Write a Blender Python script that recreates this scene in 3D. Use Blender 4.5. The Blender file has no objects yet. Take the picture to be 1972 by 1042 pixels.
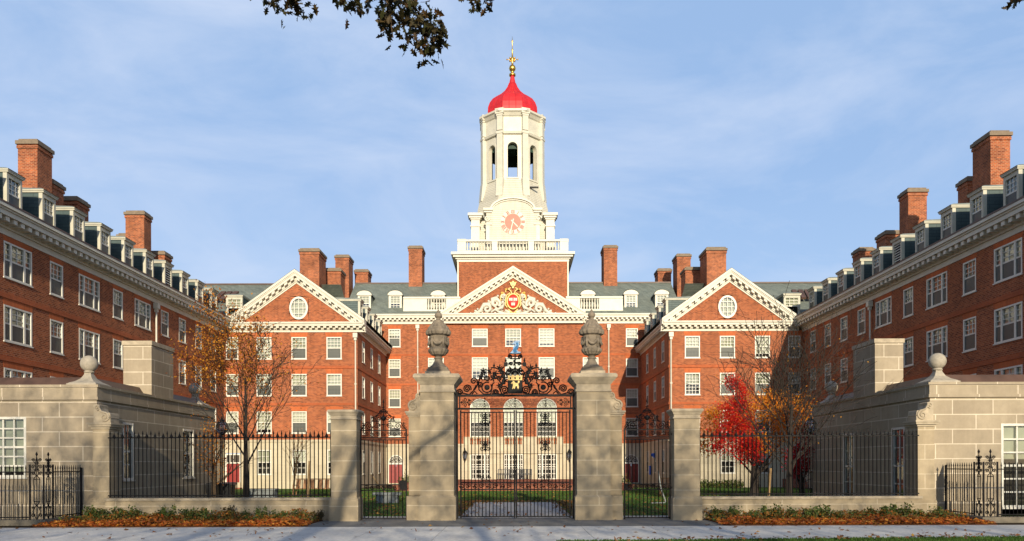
import bpy, math, random
from math import radians as R, sin, cos, pi, sqrt
from mathutils import Vector, Matrix
random.seed(11)
SC = bpy.context.scene
COL = SC.collection
# ------------------------------------------------------------------ camera, sky, sun
cd = bpy.data.cameras.new("camera"); cam = bpy.data.objects.new("camera", cd); COL.objects.link(cam)
cam.location = (0, 0, 1.8)
cam.rotation_euler = (R(90), R(0.17), 0)
cd.sensor_width = 36.0; cd.lens = 36.0 * 1500 / 1972
cd.shift_x = -3.0 / 1972; cd.shift_y = 374.0 / 1972
cd.clip_start = 0.1; cd.clip_end = 3000
SC.camera = cam
SUN_EL, SUN_AZ = 16.0, 6.0          # behind the camera, a little to the right
sdir = Vector((sin(R(SUN_AZ)) * cos(R(SUN_EL)), -cos(R(SUN_AZ)) * cos(R(SUN_EL)), sin(R(SUN_EL))))
w = bpy.data.worlds.new("World"); SC.world = w; w.use_nodes = True
nt = w.node_tree; N = nt.nodes; L = nt.links
for n in list(N): N.remove(n)
out = N.new("ShaderNodeOutputWorld"); bg = N.new("ShaderNodeBackground"); sky = N.new("ShaderNodeTexSky")
sky.sky_type = 'NISHITA'; sky.sun_disc = False; sky.sun_elevation = R(SUN_EL); sky.sun_rotation = R(180 - SUN_AZ)
sky.air_density = 1.0; sky.dust_density = 0.6; sky.ozone_density = 4.0
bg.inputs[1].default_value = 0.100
tc = N.new("ShaderNodeTexCoord"); mp = N.new("ShaderNodeMapping"); mp.inputs['Scale'].default_value = (1.3, 1.0, 3.6)
mp.inputs['Rotation'].default_value = (0, 0.35, 0)
n1 = N.new("ShaderNodeTexNoise"); n1.inputs['Scale'].default_value = 2.2; n1.inputs['Detail'].default_value = 9; n1.inputs['Roughness'].default_value = .58
n1.inputs['Distortion'].default_value = .5
rp = N.new("ShaderNodeValToRGB"); rp.color_ramp.elements[0].position = .40; rp.color_ramp.elements[1].position = .78
rp.color_ramp.elements[0].color = (0.0, 0.0, 0.0, 1); rp.color_ramp.elements[1].color = (.85, .85, .85, 1)
mx = N.new("ShaderNodeMix"); mx.data_type = 'RGBA'
mx.inputs[7].default_value = (5.4, 6.1, 7.5, 1)
L.new(tc.outputs['Generated'], mp.inputs[0]); L.new(mp.outputs[0], n1.inputs[0]); L.new(n1.outputs[0], rp.inputs[0])
tint = N.new("ShaderNodeMix"); tint.data_type = 'RGBA'; tint.blend_type = 'MULTIPLY'; tint.inputs[0].default_value = 1; tint.inputs[7].default_value = (1.0, 1.0, 1.04, 1)
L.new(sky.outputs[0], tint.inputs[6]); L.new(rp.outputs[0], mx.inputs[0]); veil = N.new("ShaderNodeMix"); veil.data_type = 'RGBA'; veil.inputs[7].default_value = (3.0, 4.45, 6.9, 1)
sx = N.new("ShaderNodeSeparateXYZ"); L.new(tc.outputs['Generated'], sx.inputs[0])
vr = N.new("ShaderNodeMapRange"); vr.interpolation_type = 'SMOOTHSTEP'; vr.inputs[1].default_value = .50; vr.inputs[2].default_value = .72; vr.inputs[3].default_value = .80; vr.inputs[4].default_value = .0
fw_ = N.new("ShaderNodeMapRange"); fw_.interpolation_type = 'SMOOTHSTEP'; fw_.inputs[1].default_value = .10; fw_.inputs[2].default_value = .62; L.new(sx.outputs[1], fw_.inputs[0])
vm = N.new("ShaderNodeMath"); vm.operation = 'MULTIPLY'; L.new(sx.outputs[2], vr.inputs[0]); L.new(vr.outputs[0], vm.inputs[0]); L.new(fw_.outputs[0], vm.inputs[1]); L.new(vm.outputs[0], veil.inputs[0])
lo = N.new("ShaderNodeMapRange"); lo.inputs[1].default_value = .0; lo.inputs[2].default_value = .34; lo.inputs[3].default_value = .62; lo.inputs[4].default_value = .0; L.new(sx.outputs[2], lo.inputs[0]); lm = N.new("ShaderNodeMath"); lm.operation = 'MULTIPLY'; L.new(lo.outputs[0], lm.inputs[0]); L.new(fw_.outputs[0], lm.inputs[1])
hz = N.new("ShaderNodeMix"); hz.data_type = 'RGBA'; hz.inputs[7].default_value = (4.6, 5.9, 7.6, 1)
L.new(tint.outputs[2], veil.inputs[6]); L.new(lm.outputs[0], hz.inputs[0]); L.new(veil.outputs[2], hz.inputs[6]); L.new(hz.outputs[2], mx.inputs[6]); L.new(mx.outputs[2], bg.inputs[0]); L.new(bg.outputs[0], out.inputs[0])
sl = bpy.data.lights.new("sun", 'SUN'); sl.energy = 4.55; sl.angle = R(0.55); sl.color = (1.0, .87, .66)
so = bpy.data.objects.new("sun", sl); COL.objects.link(so); so.location = (0, -20, 30)
so.rotation_euler = (-sdir).to_track_quat('-Z', 'Y').to_euler()
SC.view_settings.view_transform = 'Standard'; SC.view_settings.look = 'None'
SC.view_settings.exposure = 0.38; SC.view_settings.gamma = 1.0
SC.cycles.use_denoising = True
SC.cycles.max_bounces = 8; SC.cycles.transparent_max_bounces = 16

# ------------------------------------------------------------------ materials
def newmat(name):
    m = bpy.data.materials.new(name); m.use_nodes = True
    nt = m.node_tree; b = nt.nodes["Principled BSDF"]
    return m, nt, b
def nd(nt, t, **kw):
    n = nt.nodes.new(t)
    for k, v in kw.items():
        if k.startswith('_'): setattr(n, k[1:], v)
        else: n.inputs[k].default_value = v
    return n
def mixc(nt, a, b, fac, mode='MIX'):
    m = nt.nodes.new("ShaderNodeMix"); m.data_type = 'RGBA'; m.blend_type = mode
    for sock, v in ((0, fac), (6, a), (7, b)):
        if hasattr(v, 'is_output'): nt.links.new(v, m.inputs[sock])
        else: m.inputs[sock].default_value = v if sock == 0 else (*v[:3], 1)
    return m.outputs[2]
def ramp(nt, src, stops):
    r = nt.nodes.new("ShaderNodeValToRGB"); e = r.color_ramp.elements
    while len(e) < len(stops): e.new(.5)
    for i, (p, c) in enumerate(stops): e[i].position = p; e[i].color = (*c[:3], 1)
    nt.links.new(src, r.inputs[0]); return r.outputs[0]
def worldpos(nt): return nt.nodes.new("ShaderNodeNewGeometry").outputs['Position']
def wallvec(nt):
    s = nt.nodes.new("ShaderNodeSeparateXYZ"); nt.links.new(worldpos(nt), s.inputs[0])
    a = nt.nodes.new("ShaderNodeMath"); a.operation = 'ADD'
    nt.links.new(s.outputs[0], a.inputs[0]); nt.links.new(s.outputs[1], a.inputs[1])
    c = nt.nodes.new("ShaderNodeCombineXYZ"); nt.links.new(a.outputs[0], c.inputs[0]); nt.links.new(s.outputs[2], c.inputs[1])
    return c.outputs[0]
def noise(nt, scale, detail=4, rough=.55, vec=None):
    n = nd(nt, "ShaderNodeTexNoise", Scale=scale, Detail=detail, Roughness=rough)
    nt.links.new(vec if vec is not None else worldpos(nt), n.inputs['Vector']); return n.outputs[0]
def bump(nt, b, h, strength, dist=.02):
    n = nd(nt, "ShaderNodeBump", Strength=strength, Distance=dist); nt.links.new(h, n.inputs['Height']); nt.links.new(n.outputs[0], b.inputs['Normal'])
def plain(name, col, rough=.6, var=.12, scale=3.0, metal=0.0, bmp=0.0, spec=None):
    m, nt, b = newmat(name)
    f = noise(nt, scale, 5)
    lo = tuple(c * (1 - var) for c in col); hi = tuple(min(1, c * (1 + var)) for c in col)
    nt.links.new(ramp(nt, f, [(.3, lo), (.7, hi)]), b.inputs['Base Color'])
    b.inputs['Roughness'].default_value = rough; b.inputs['Metallic'].default_value = metal
    if spec is not None: b.inputs['Specular IOR Level'].default_value = spec
    if bmp: bump(nt, b, noise(nt, scale * 8, 4), bmp)
    return m
def bricklike(name, c1, c2, mort, bw, rh, ms, rough=.85, big=.25, bigscale=.35, bmp=.3, offset=.5, fine=.12, spec=.2, streak=.16):
    m, nt, b = newmat(name); v = wallvec(nt)
    t = nd(nt, "ShaderNodeTexBrick", Scale=1.0); t.inputs['Brick Width'].default_value = bw; t.inputs['Row Height'].default_value = rh
    t.inputs['Mortar Size'].default_value = ms; t.inputs['Mortar Smooth'].default_value = .1; t.inputs['Bias'].default_value = 0
    t.inputs['Color1'].default_value = (*c1, 1); t.inputs['Color2'].default_value = (*c2, 1); t.inputs['Mortar'].default_value = (*mort, 1); t.offset = offset
    nt.links.new(v, t.inputs['Vector'])
    g = ramp(nt, noise(nt, bigscale, 6, .6), [(.25, (1 - big,) * 3), (.75, (1 + big * .6,) * 3)])
    c = mixc(nt, t.outputs[0], g, 1.0, 'MULTIPLY')
    g2 = ramp(nt, noise(nt, 5.5, 6, .75), [(.25, (1 - fine,) * 3), (.75, (1 + fine * .6,) * 3)])
    c = mixc(nt, c, g2, 1.0, 'MULTIPLY')
    if streak:
        sc = nd(nt, "ShaderNodeVectorMath", _operation='MULTIPLY'); sc.inputs[1].default_value = (2.2, .22, 1); nt.links.new(v, sc.inputs[0])
        c = mixc(nt, c, ramp(nt, noise(nt, 1.0, 6, .7, sc.outputs[0]), [(.30, (1 - streak, (1 - streak) * .99, (1 - streak) * .97)), (.56, (1.03,) * 3)]), 1.0, 'MULTIPLY')
    nt.links.new(c, b.inputs['Base Color']); b.inputs['Roughness'].default_value = rough; b.inputs['Specular IOR Level'].default_value = spec
    if bmp:
        inv = nd(nt, "ShaderNodeMath", _operation='SUBTRACT'); inv.inputs[0].default_value = 1.0; nt.links.new(t.outputs[1], inv.inputs[1])
        bump(nt, b, inv.outputs[0], bmp, .012)
    return m
M = {}
M['brick'] = bricklike('red_brick', (.43, .113, .040), (.18, .037, .016), (.40, .195, .105), .22, .085, .012, big=.22, fine=.26)
M['brick_soft'] = bricklike('lintel_brick', (.54, .125, .035), (.44, .10, .03), (.45, .2, .1), .07, .34, .006, bmp=.15)
M['band'] = bricklike('band_brick', (.46, .108, .034), (.37, .085, .03), (.36, .15, .08), .21, .075, .007, bmp=.15)
M['brick_dark'] = bricklike('chimney_brick', (.44, .118, .042), (.18, .038, .018), (.40, .21, .12), .22, .085, .013, big=.38, bigscale=.9, fine=.35)
M['ashlar'] = bricklike('grey_ashlar', (.37, .307, .218), (.312, .257, .182), (.60, .52, .40), 1.35, .49, .016, rough=.8, big=.13, bigscale=1.1, bmp=.12, offset=.42, fine=.12, streak=.10)
M['pier_stone'] = bricklike('pier_stone', (.395, .322, .215), (.35, .283, .188), (.55, .47, .34), 3.1, .485, .011, rough=.8, big=.13, bigscale=1.6, bmp=.12, offset=.37, fine=.12, streak=.10)
M['limestone'] = bricklike('pale_limestone', (.55, .485, .35), (.49, .43, .31), (.42, .365, .26), 1.5, .61, .010, rough=.8, big=.15, bigscale=.7, bmp=.1)
M['stone'] = plain('carved_stone', (.385, .32, .225), .8, .2, 5, bmp=.25)
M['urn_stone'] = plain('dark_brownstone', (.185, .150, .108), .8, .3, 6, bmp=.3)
M['ball_stone'] = plain('grey_ball_stone', (.34, .30, .235), .8, .18, 8, bmp=.2)
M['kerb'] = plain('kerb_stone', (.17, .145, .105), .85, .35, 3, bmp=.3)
M['cap_stone'] = plain('chimney_cap_stone', (.185, .14, .095), .8, .2, 4)
M['white'] = plain('cream_white_paint', (.56, .535, .44), .5, .09, 1.6)
M['white_win'] = plain('white_window_paint', (.63, .61, .53), .45, .04, 2)
M['clap'] = bricklike('white_clapboard', (.59, .565, .47), (.555, .53, .435), (.32, .30, .24), 60, .19, .016, rough=.5, big=.05, fine=.03, bmp=.3)
M['dorm'] = plain('dormer_cream_paint', (.46, .44, .345), .55, .1, 2)
M['iron'] = plain('black_iron', (.006, .0055, .006), .6, .3, 9, spec=.2)
M['gold'] = plain('gold_leaf', (.74, .46, .10), .34, .25, 9, metal=1.0)
M['goldpaint'] = plain('gold_paint', (.62, .40, .075), .45, .25, 14, spec=.6)
M['red'] = plain('red_dome_paint', (.50, .020, .026), .5, .16, 1.6, spec=.3)
M['redpaint'] = plain('crest_red', (.55, .03, .025), .4, .1, 3)
M['coral'] = plain('clock_red', (.58, .11, .065), .5, .12, 4)
M['door_red'] = plain('red_door_paint', (.23, .016, .013), .4, .15, 2)
M['blue'] = plain('blue_crest_paint', (.045, .175, .36), .4, .2, 22)
M['copper'] = plain('brown_copper', (.085, .048, .034), .5, .3, 1.5, spec=.4)
M['lead'] = plain('grey_lead', (.24, .26, .22), .55, .2, 1.2)
M['inside'] = plain('dark_room', (.06, .05, .04), .9, .3, 1)
M['belfry_green'] = plain('dark_green_belfry', (.015, .045, .03), .7, .3, 2)
M['shutter_dark'] = plain('dark_metal', (.03, .03, .032), .5, .3, 4)
M['slate'] = bricklike('roof_slate', (.195, .220, .185), (.145, .170, .148), (.08, .09, .08), .30, .16, .006, rough=.6, big=.22, bigscale=.6, bmp=.25, spec=.35)
M['cheek'] = bricklike('green_slate_cheek', (.070, .105, .100), (.052, .082, .080), (.028, .042, .042), .5, .17, .010, rough=.55, big=.15, bmp=.4, spec=.35)
M['terrace'] = bricklike('terrace_brick', (.33, .09, .045), (.24, .06, .035), (.25, .17, .12), .21, .075, .01)
M['wood'] = plain('bench_wood', (.30, .145, .055), .6, .25, 9)
M['stake'] = plain('stake_wood', (.24, .155, .07), .8, .25, 7)
M['bin'] = plain('black_plastic', (.012, .013, .016), .45, .2, 3)
M['planter'] = plain('grey_planter', (.20, .22, .22), .7, .2, 3)
M['bluelight'] = plain('blue_enamel', (.03, .12, .55), .35, .1, 5)
def glass_mat(name, tint, base, fmix):
    m, nt, b = newmat(name); nt.nodes.remove(b); o = nt.nodes["Material Output"]
    tr = nd(nt, "ShaderNodeBsdfTransparent"); tr.inputs[0].default_value = (*tint, 1)
    gl = nd(nt, "ShaderNodeBsdfGlossy", Roughness=.015); gl.inputs[0].default_value = (.95, .97, 1, 1)
    bp = nd(nt, "ShaderNodeBump", Strength=.10, Distance=.03)
    nt.links.new(noise(nt, 1.7, 2), bp.inputs['Height']); nt.links.new(bp.outputs[0], gl.inputs['Normal'])
    lw = nd(nt, "ShaderNodeLayerWeight", Blend=.35)
    mr = nd(nt, "ShaderNodeMapRange"); mr.inputs[3].default_value = base; mr.inputs[4].default_value = fmix
    nt.links.new(lw.outputs['Fresnel'], mr.inputs[0])
    ms = nd(nt, "ShaderNodeMixShader"); nt.links.new(mr.outputs[0], ms.inputs[0]); nt.links.new(tr.outputs[0], ms.inputs[1]); nt.links.new(gl.outputs[0], ms.inputs[2])
    nt.links.new(ms.outputs[0], o.inputs[0]); return m
M['glass'] = glass_mat('window_glass', (.86, .90, .88), .07, .95)
M['lampglass'] = glass_mat('lamp_glass', (.75, .80, .86), .12, .9)
def screen_mat():
    m, nt, b = newmat('insect_screen'); o = nt.nodes["Material Output"]
    b.inputs['Base Color'].default_value = (.070, .078, .070, 1); b.inputs['Roughness'].default_value = .5
    tr = nd(nt, "ShaderNodeBsdfTransparent"); ms = nd(nt, "ShaderNodeMixShader"); ms.inputs[0].default_value = .76
    nt.links.new(tr.outputs[0], ms.inputs[1]); nt.links.new(b.outputs[0], ms.inputs[2]); nt.links.new(ms.outputs[0], o.inputs[0]); return m
M['screen'] = screen_mat()
for k, c in enumerate([(.47, .455, .35), (.38, .375, .28), (.62, .605, .52), (.28, .29, .22)]):
    M['blind%d' % k] = plain('window_blind', c, .8, .06, 2)
def leaf_mat(name, cols, trans=.35, rough=.6):
    m, nt, b = newmat(name); g = nt.nodes.new("ShaderNodeNewGeometry"); o = nt.nodes["Material Output"]
    n = len(cols); c = ramp(nt, g.outputs['Random Per Island'], [(i / max(1, n - 1), cc) for i, cc in enumerate(cols)])
    nt.links.new(c, b.inputs['Base Color']); b.inputs['Roughness'].default_value = rough; b.inputs['Specular IOR Level'].default_value = .25
    t = nd(nt, "ShaderNodeBsdfTranslucent"); nt.links.new(c, t.inputs[0])
    ms = nd(nt, "ShaderNodeMixShader"); ms.inputs[0].default_value = trans
    nt.links.new(b.outputs[0], ms.inputs[1]); nt.links.new(t.outputs[0], ms.inputs[2]); nt.links.new(ms.outputs[0], o.inputs[0]); return m
M['leaf_gold'] = leaf_mat('gold_brown_leaves', [(.52, .215, .02), (.60, .28, .03), (.44, .14, .018), (.24, .07, .018), (.15, .048, .018), (.52, .19, .02)])
M['leaf_red'] = leaf_mat('scarlet_leaves', [(.72, .013, .022), (.82, .03, .018), (.58, .009, .022), (.85, .075, .015), (.50, .009, .02)])
M['leaf_orange'] = leaf_mat('orange_leaves', [(.80, .25, .012), (.66, .18, .012), (.82, .36, .02), (.50, .16, .02), (.30, .17, .03)])
M['leaf_crimson'] = leaf_mat('crimson_leaves', [(.34, .008, .015), (.45, .012, .02), (.22, .006, .012)])
M['leaf_oak'] = leaf_mat('oak_leaves', [(.032, .040, .011), (.060, .038, .011), (.028, .036, .011), (.085, .042, .013)], .12)  # dark tones put the shade the sprays hang in into the leaf colour
M['leaf_street'] = leaf_mat('street_tree_leaves', [(.10, .09, .02), (.14, .08, .02), (.07, .08, .02)], .08)
M['leaf_green'] = leaf_mat('shrub_leaves', [(.065, .105, .022), (.10, .15, .03), (.045, .075, .02), (.14, .17, .045), (.20, .12, .03)], .25)
M['leaf_bronze'] = leaf_mat('bronze_shrub_leaves', [(.075, .045, .02), (.05, .05, .02), (.10, .06, .02)], .25)
M['leaf_litter'] = leaf_mat('fallen_leaves', [(.62, .19, .022), (.48, .11, .016), (.36, .07, .015), (.66, .30, .045), (.22, .065, .02), (.52, .15, .02)], .1)
M['leaf_cover'] = leaf_mat('ground_cover_leaves', [(.06, .10, .022), (.10, .14, .03), (.30, .10, .02), (.05, .08, .02), (.40, .14, .02), (.14, .13, .03)], .2)
M['leaf_dry'] = leaf_mat('dry_leaves', [(.20, .08, .03), (.32, .13, .03), (.13, .06, .03), (.40, .22, .04)], .1)
M['grass_blade'] = leaf_mat('grass_blades', [(.055, .13, .018), (.085, .17, .025), (.045, .10, .018), (.12, .17, .03)], .3)
M['bark'] = plain('tree_bark', (.095, .062, .035), .9, .35, 6, bmp=.5)
M['bark_dark'] = plain('dark_bark', (.024, .017, .012), .9, .35, 6, bmp=.5)
def ground_mat(name, stops, sc, sc2, rough=.95, bmp=.4):
    m, nt, b = newmat(name)
    a = noise(nt, sc, 8, .65); c = ramp(nt, a, stops)
    g = ramp(nt, noise(nt, sc2, 5, .7), [(.3, (.75,) * 3), (.7, (1.15,) * 3)])
    nt.links.new(mixc(nt, c, g, 1.0, 'MULTIPLY'), b.inputs['Base Color']); b.inputs['Roughness'].default_value = rough; b.inputs['Specular IOR Level'].default_value = .15
    bump(nt, b, noise(nt, sc2, 4), bmp); return m
M['soil'] = ground_mat('earth', [(.3, (.05, .035, .02)), (.7, (.09, .06, .03))], 1.2, 14)
M['lawn'] = ground_mat('lawn_grass', [(.3, (.035, .085, .012)), (.55, (.06, .125, .018)), (.75, (.075, .105, .02))], .9, 22)
M['concrete'] = ground_mat('sidewalk_concrete', [(.3, (.52, .50, .46)), (.5, (.66, .635, .58)), (.72, (.73, .70, .64))], .6, 9, bmp=.12)
M['paving'] = ground_mat('grey_paving', [(.3, (.17, .165, .15)), (.7, (.25, .24, .22))], .8, 18, bmp=.2)
M['path'] = ground_mat('path_concrete', [(.3, (.42, .40, .37)), (.7, (.56, .53, .48))], .7, 16, bmp=.2)
M['road'] = ground_mat('asphalt', [(.3, (.045, .045, .047)), (.7, (.06, .06, .06))], .8, 30, bmp=.2)
M['mulch'] = ground_mat('bed_mulch', [(.3, (.07, .030, .012)), (.7, (.15, .055, .018))], 2, 18)

# ------------------------------------------------------------------ mesh helpers
class MB:
    def __init__(s): s.v = []; s.f = []; s.m = []
    def poly(s, pts, mi=0):
        b = len(s.v); s.v += [tuple(p) for p in pts]; s.f.append(tuple(range(b, b + len(pts)))); s.m.append(mi)
    def box(s, x0, x1, y0, y1, z0, z1, mi=0): s.hexa([(x0, y0, z0), (x1, y0, z0), (x1, y1, z0), (x0, y1, z0), (x0, y0, z1), (x1, y0, z1), (x1, y1, z1), (x0, y1, z1)], mi)
    def hexa(s, p, mi=0):
        b = len(s.v); s.v += [tuple(q) for q in p]
        for f in ((3, 2, 1, 0), (4, 5, 6, 7), (0, 1, 5, 4), (1, 2, 6, 5), (2, 3, 7, 6), (3, 0, 4, 7)): s.f.append(tuple(b + i for i in f)); s.m.append(mi)
    def prism(s, base, vec, mi=0):
        n = len(base); b = len(s.v); v = Vector(vec)
        s.v += [tuple(p) for p in base] + [tuple(Vector(p) + v) for p in base]
        s.f.append(tuple(b + i for i in range(n))[::-1]); s.f.append(tuple(b + n + i for i in range(n))); s.m += [mi, mi]
        for i in range(n): j = (i + 1) % n; s.f.append((b + i, b + j, b + n + j, b + n + i)); s.m.append(mi)
    def lathe(s, prof, c=(0, 0, 0), n=24, a0=0.0, mi=0, caps=True, mod=None):
        b = len(s.v); k = len(prof)
        for (r, z) in prof:
            for i in range(n):
                a = a0 + 2 * pi * i / n; rr = r * (mod(i, z) if mod else 1)
                s.v.append((c[0] + rr * cos(a), c[1] + rr * sin(a), c[2] + z))
        for q in range(k - 1):
            for i in range(n):
                j = (i + 1) % n; s.f.append((b + q * n + i, b + q * n + j, b + q * n + n + j, b + q * n + n + i)); s.m.append(mi)
        if caps:
            s.f.append(tuple(b + i for i in range(n))[::-1]); s.f.append(tuple(b + (k - 1) * n + i for i in range(n))); s.m += [mi, mi]
    def tube(s, pts, r, n=5, mi=0, cap=True):
        pts = [Vector(p) for p in pts]; k = len(pts)
        if k < 2: return
        rs = r if isinstance(r, (list, tuple)) else [r] * k
        if cap is False: rs = [max(q, .0085) for q in rs]
        b = len(s.v); up = None
        for i, p in enumerate(pts):
            t = (pts[min(i + 1, k - 1)] - pts[max(i - 1, 0)])
            t = t.normalized() if t.length > 1e-9 else Vector((0, 0, 1))
            if up is None: up = Vector((0, 1, 0)) if abs(t.y) < .9 else Vector((1, 0, 0))
            x = t.cross(up)
            x = x.normalized() if x.length > 1e-6 else t.orthogonal().normalized()
            up = x.cross(t).normalized()
            for j in range(n):
                a = 2 * pi * j / n; q = p + (x * cos(a) + up * sin(a)) * rs[i]; s.v.append(tuple(q))
        for i in range(k - 1):
            for j in range(n):
                jj = (j + 1) % n; s.f.append((b + i * n + j, b + i * n + jj, b + i * n + n + jj, b + i * n + n + j)); s.m.append(mi)
        if cap:
            s.f.append(tuple(b + j for j in range(n))); s.f.append(tuple(b + (k - 1) * n + j for j in range(n))[::-1]); s.m += [mi, mi]
    def sphere(s, c, r, n=10, k=7, mi=0, sc=(1, 1, 1)):
        prof = [(max(.001, sin(pi * i / k)) * r, -cos(pi * i / k) * r) for i in range(k + 1)]
        b = len(s.v); s.lathe(prof, (0, 0, 0), n, 0, mi, False)
        for i in range(b, len(s.v)): q = s.v[i]; s.v[i] = (c[0] + q[0] * sc[0], c[1] + q[1] * sc[1], c[2] + q[2] * sc[2])
    def leaf(s, c, size, mi=0, flat=False, up=None):
        c = Vector(c)
        if flat: d = Vector((random.gauss(0, 1), random.gauss(0, 1), random.gauss(0, .25)))
        else: d = Vector((random.gauss(0, 1), random.gauss(0, 1), random.gauss(0, 1)))
        if d.length < 1e-3: d = Vector((1, 0, 0))
        d.normalize()
        nrm = Vector((random.gauss(0, .35), random.gauss(0, .35), 1)) if flat else Vector((random.gauss(0, 1), random.gauss(0, 1), random.gauss(0, 1)))
        e = d.cross(nrm)
        if e.length < 1e-3: e = d.orthogonal()
        e.normalize(); f = e.cross(d) * size * random.uniform(-.15, .25); a = size * random.uniform(.7, 1.25); b = a * random.uniform(.55, .8)
        s.poly((c - d * a * .5, c + e * b * .5 + f, c + d * a * .5, c - e * b * .5 + f), mi)
    def data(s, name, mats, o=(0, 0, 0), smooth=False):
        me = bpy.data.meshes.new(name)
        me.from_pydata([(p[0] - o[0], p[1] - o[1], p[2] - o[2]) for p in s.v], [], s.f)
        for m in (mats if isinstance(mats, (list, tuple)) else [mats]): me.materials.append(M[m] if isinstance(m, str) else m)
        if any(s.m): me.polygons.foreach_set('material_index', s.m)
        if smooth: me.polygons.foreach_set('use_smooth', [True] * len(s.f))
        me.update(); return me
    def build(s, name, mats, parent=None, smooth=False, origin=None):
        if origin is None:
            xs = [p[0] for p in s.v]; ys = [p[1] for p in s.v]; zs = [p[2] for p in s.v]
            origin = ((min(xs) + max(xs)) / 2, (min(ys) + max(ys)) / 2, min(zs))
        return link(name, s.data(name, mats, origin, smooth), origin, parent)
ORG = {}
def link(name, me, loc, parent=None, rz=0.0):
    o = bpy.data.objects.new(name, me); COL.objects.link(o)
    ORG[o.name] = Vector(loc)
    if parent is not None: o.parent = parent; o.location = Vector(loc) - ORG[parent.name]
    else: o.location = loc
    if rz: o.rotation_euler = (0, 0, rz)
    return o
def thing(name, label, cat, loc, group=None):
    o = link(name, None, loc); o.empty_display_size = .3; return tag(o, label, cat, group)
def tag(o, label, cat, group=None):
    o['label'] = label; o['category'] = cat
    if group: o['group'] = group
    return o
def struct(o, kind='structure'): o['kind'] = kind; return o
# wall frames: P(u, z, d) -> world; u along the wall, z up, d into the wall
def PF(Y): return lambda u, z, d: (u, Y + d, z)
def PB(Y): return lambda u, z, d: (u, Y - d, z)
def PX(s, ax): return lambda u, z, d: (s * (ax + d), u, z)        # faces the axis
def PO(s, ax): return lambda u, z, d: (s * (ax - d), u, z)        # faces away from the axis
FX = lambda s: R(90) if s < 0 else R(-90)
def bx(mb, P, u0, u1, z0, z1, d0, d1, mi=0):
    mb.hexa([P(u0, z0, d0), P(u1, z0, d0), P(u1, z0, d1), P(u0, z0, d1), P(u0, z1, d0), P(u1, z1, d0), P(u1, z1, d1), P(u0, z1, d1)], mi)
def ext(mb, P, pts, d0, d1, mi=0):
    b = [Vector(P(u, z, d0)) for u, z in pts]; v = Vector(P(pts[0][0], pts[0][1], d1)) - b[0]; mb.prism(b, v, mi)
def wall_grid(mb, P, u0, u1, z0, z1, holes=(), depth=.14, mi=0):
    us = sorted({u0, u1, *[h[0] for h in holes], *[h[1] for h in holes]}); zs = sorted({z0, z1, *[h[2] for h in holes], *[h[3] for h in holes]})
    us = [u for u in us if u0 <= u <= u1]; zs = [z for z in zs if z0 <= z <= z1]
    for i in range(len(us) - 1):
        for j in range(len(zs) - 1):
            cu = (us[i] + us[i + 1]) / 2; cz = (zs[j] + zs[j + 1]) / 2
            if any(h[0] < cu < h[1] and h[2] < cz < h[3] for h in holes): continue
            mb.poly([P(us[i], zs[j], 0), P(us[i + 1], zs[j], 0), P(us[i + 1], zs[j + 1], 0), P(us[i], zs[j + 1], 0)], mi)
    for (a, b, c, d) in holes:
        c2, d2 = max(c, z0), min(d, z1)
        if c2 >= d2: continue
        for (p, q) in (((a, c2), (a, d2)), ((b, c2), (b, d2))): mb.poly([P(*p, 0), P(*q, 0), P(*q, depth), P(*p, depth)], mi)
        if c >= z0: mb.poly([P(a, c, 0), P(b, c, 0), P(b, c, depth), P(a, c, depth)], mi)
        if d <= z1: mb.poly([P(a, d, 0), P(b, d, 0), P(b, d, depth), P(a, d, depth)], mi)
def arc(cu, cz, rx, rz, a0, a1, n): return [(cu + rx * cos(a0 + (a1 - a0) * i / n), cz + rz * sin(a0 + (a1 - a0) * i / n)) for i in range(n + 1)]
def spandrel(mb, P, corner, pts, depth, mi=0):
    for i in range(len(pts) - 1):
        mb.poly([P(*corner, 0), P(*pts[i], 0), P(*pts[i + 1], 0)], mi)
        mb.poly([P(*pts[i], 0), P(*pts[i + 1], 0), P(*pts[i + 1], depth), P(*pts[i], depth)], mi)
def arch_fill(mb, P, a, b, spring, top, depth, mi=0):
    c = (a + b) / 2; r = (b - a) / 2
    spandrel(mb, P, (a, top), arc(c, spring, r, top - spring, pi, pi / 2, 8), depth, mi)
    spandrel(mb, P, (b, top), arc(c, spring, r, top - spring, 0, pi / 2, 8), depth, mi)
def cornice(mb, P, u0, u1, zb, zt, proj, step=.5, mi=0, endret=0.0):
    h = zt - zb
    bx(mb, P, u0, u1, zb, zb + h * .26, -.05, .3, mi)
    bx(mb, P, u0, u1, zb + h * .26, zb + h * .36, -.14, .3, mi)
    bx(mb, P, u0, u1, zb + h * .36, zb + h * .58, -.18, .3, mi)
    n = max(1, int(round((u1 - u0) / step)))
    for i in range(n):
        c = u0 + (i + .5) * (u1 - u0) / n; bx(mb, P, c - step * .24, c + step * .24, zb + h * .38, zb + h * .575, -proj * .74, -.17, mi)
    bx(mb, P, u0, u1, zb + h * .58, zb + h * .78, -proj * .82, .3, mi)
    bx(mb, P, u0, u1, zb + h * .78, zb + h * .86, -proj * .9, .3, mi)
    bx(mb, P, u0, u1, zb + h * .86, zt, -proj, .3, mi)
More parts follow.
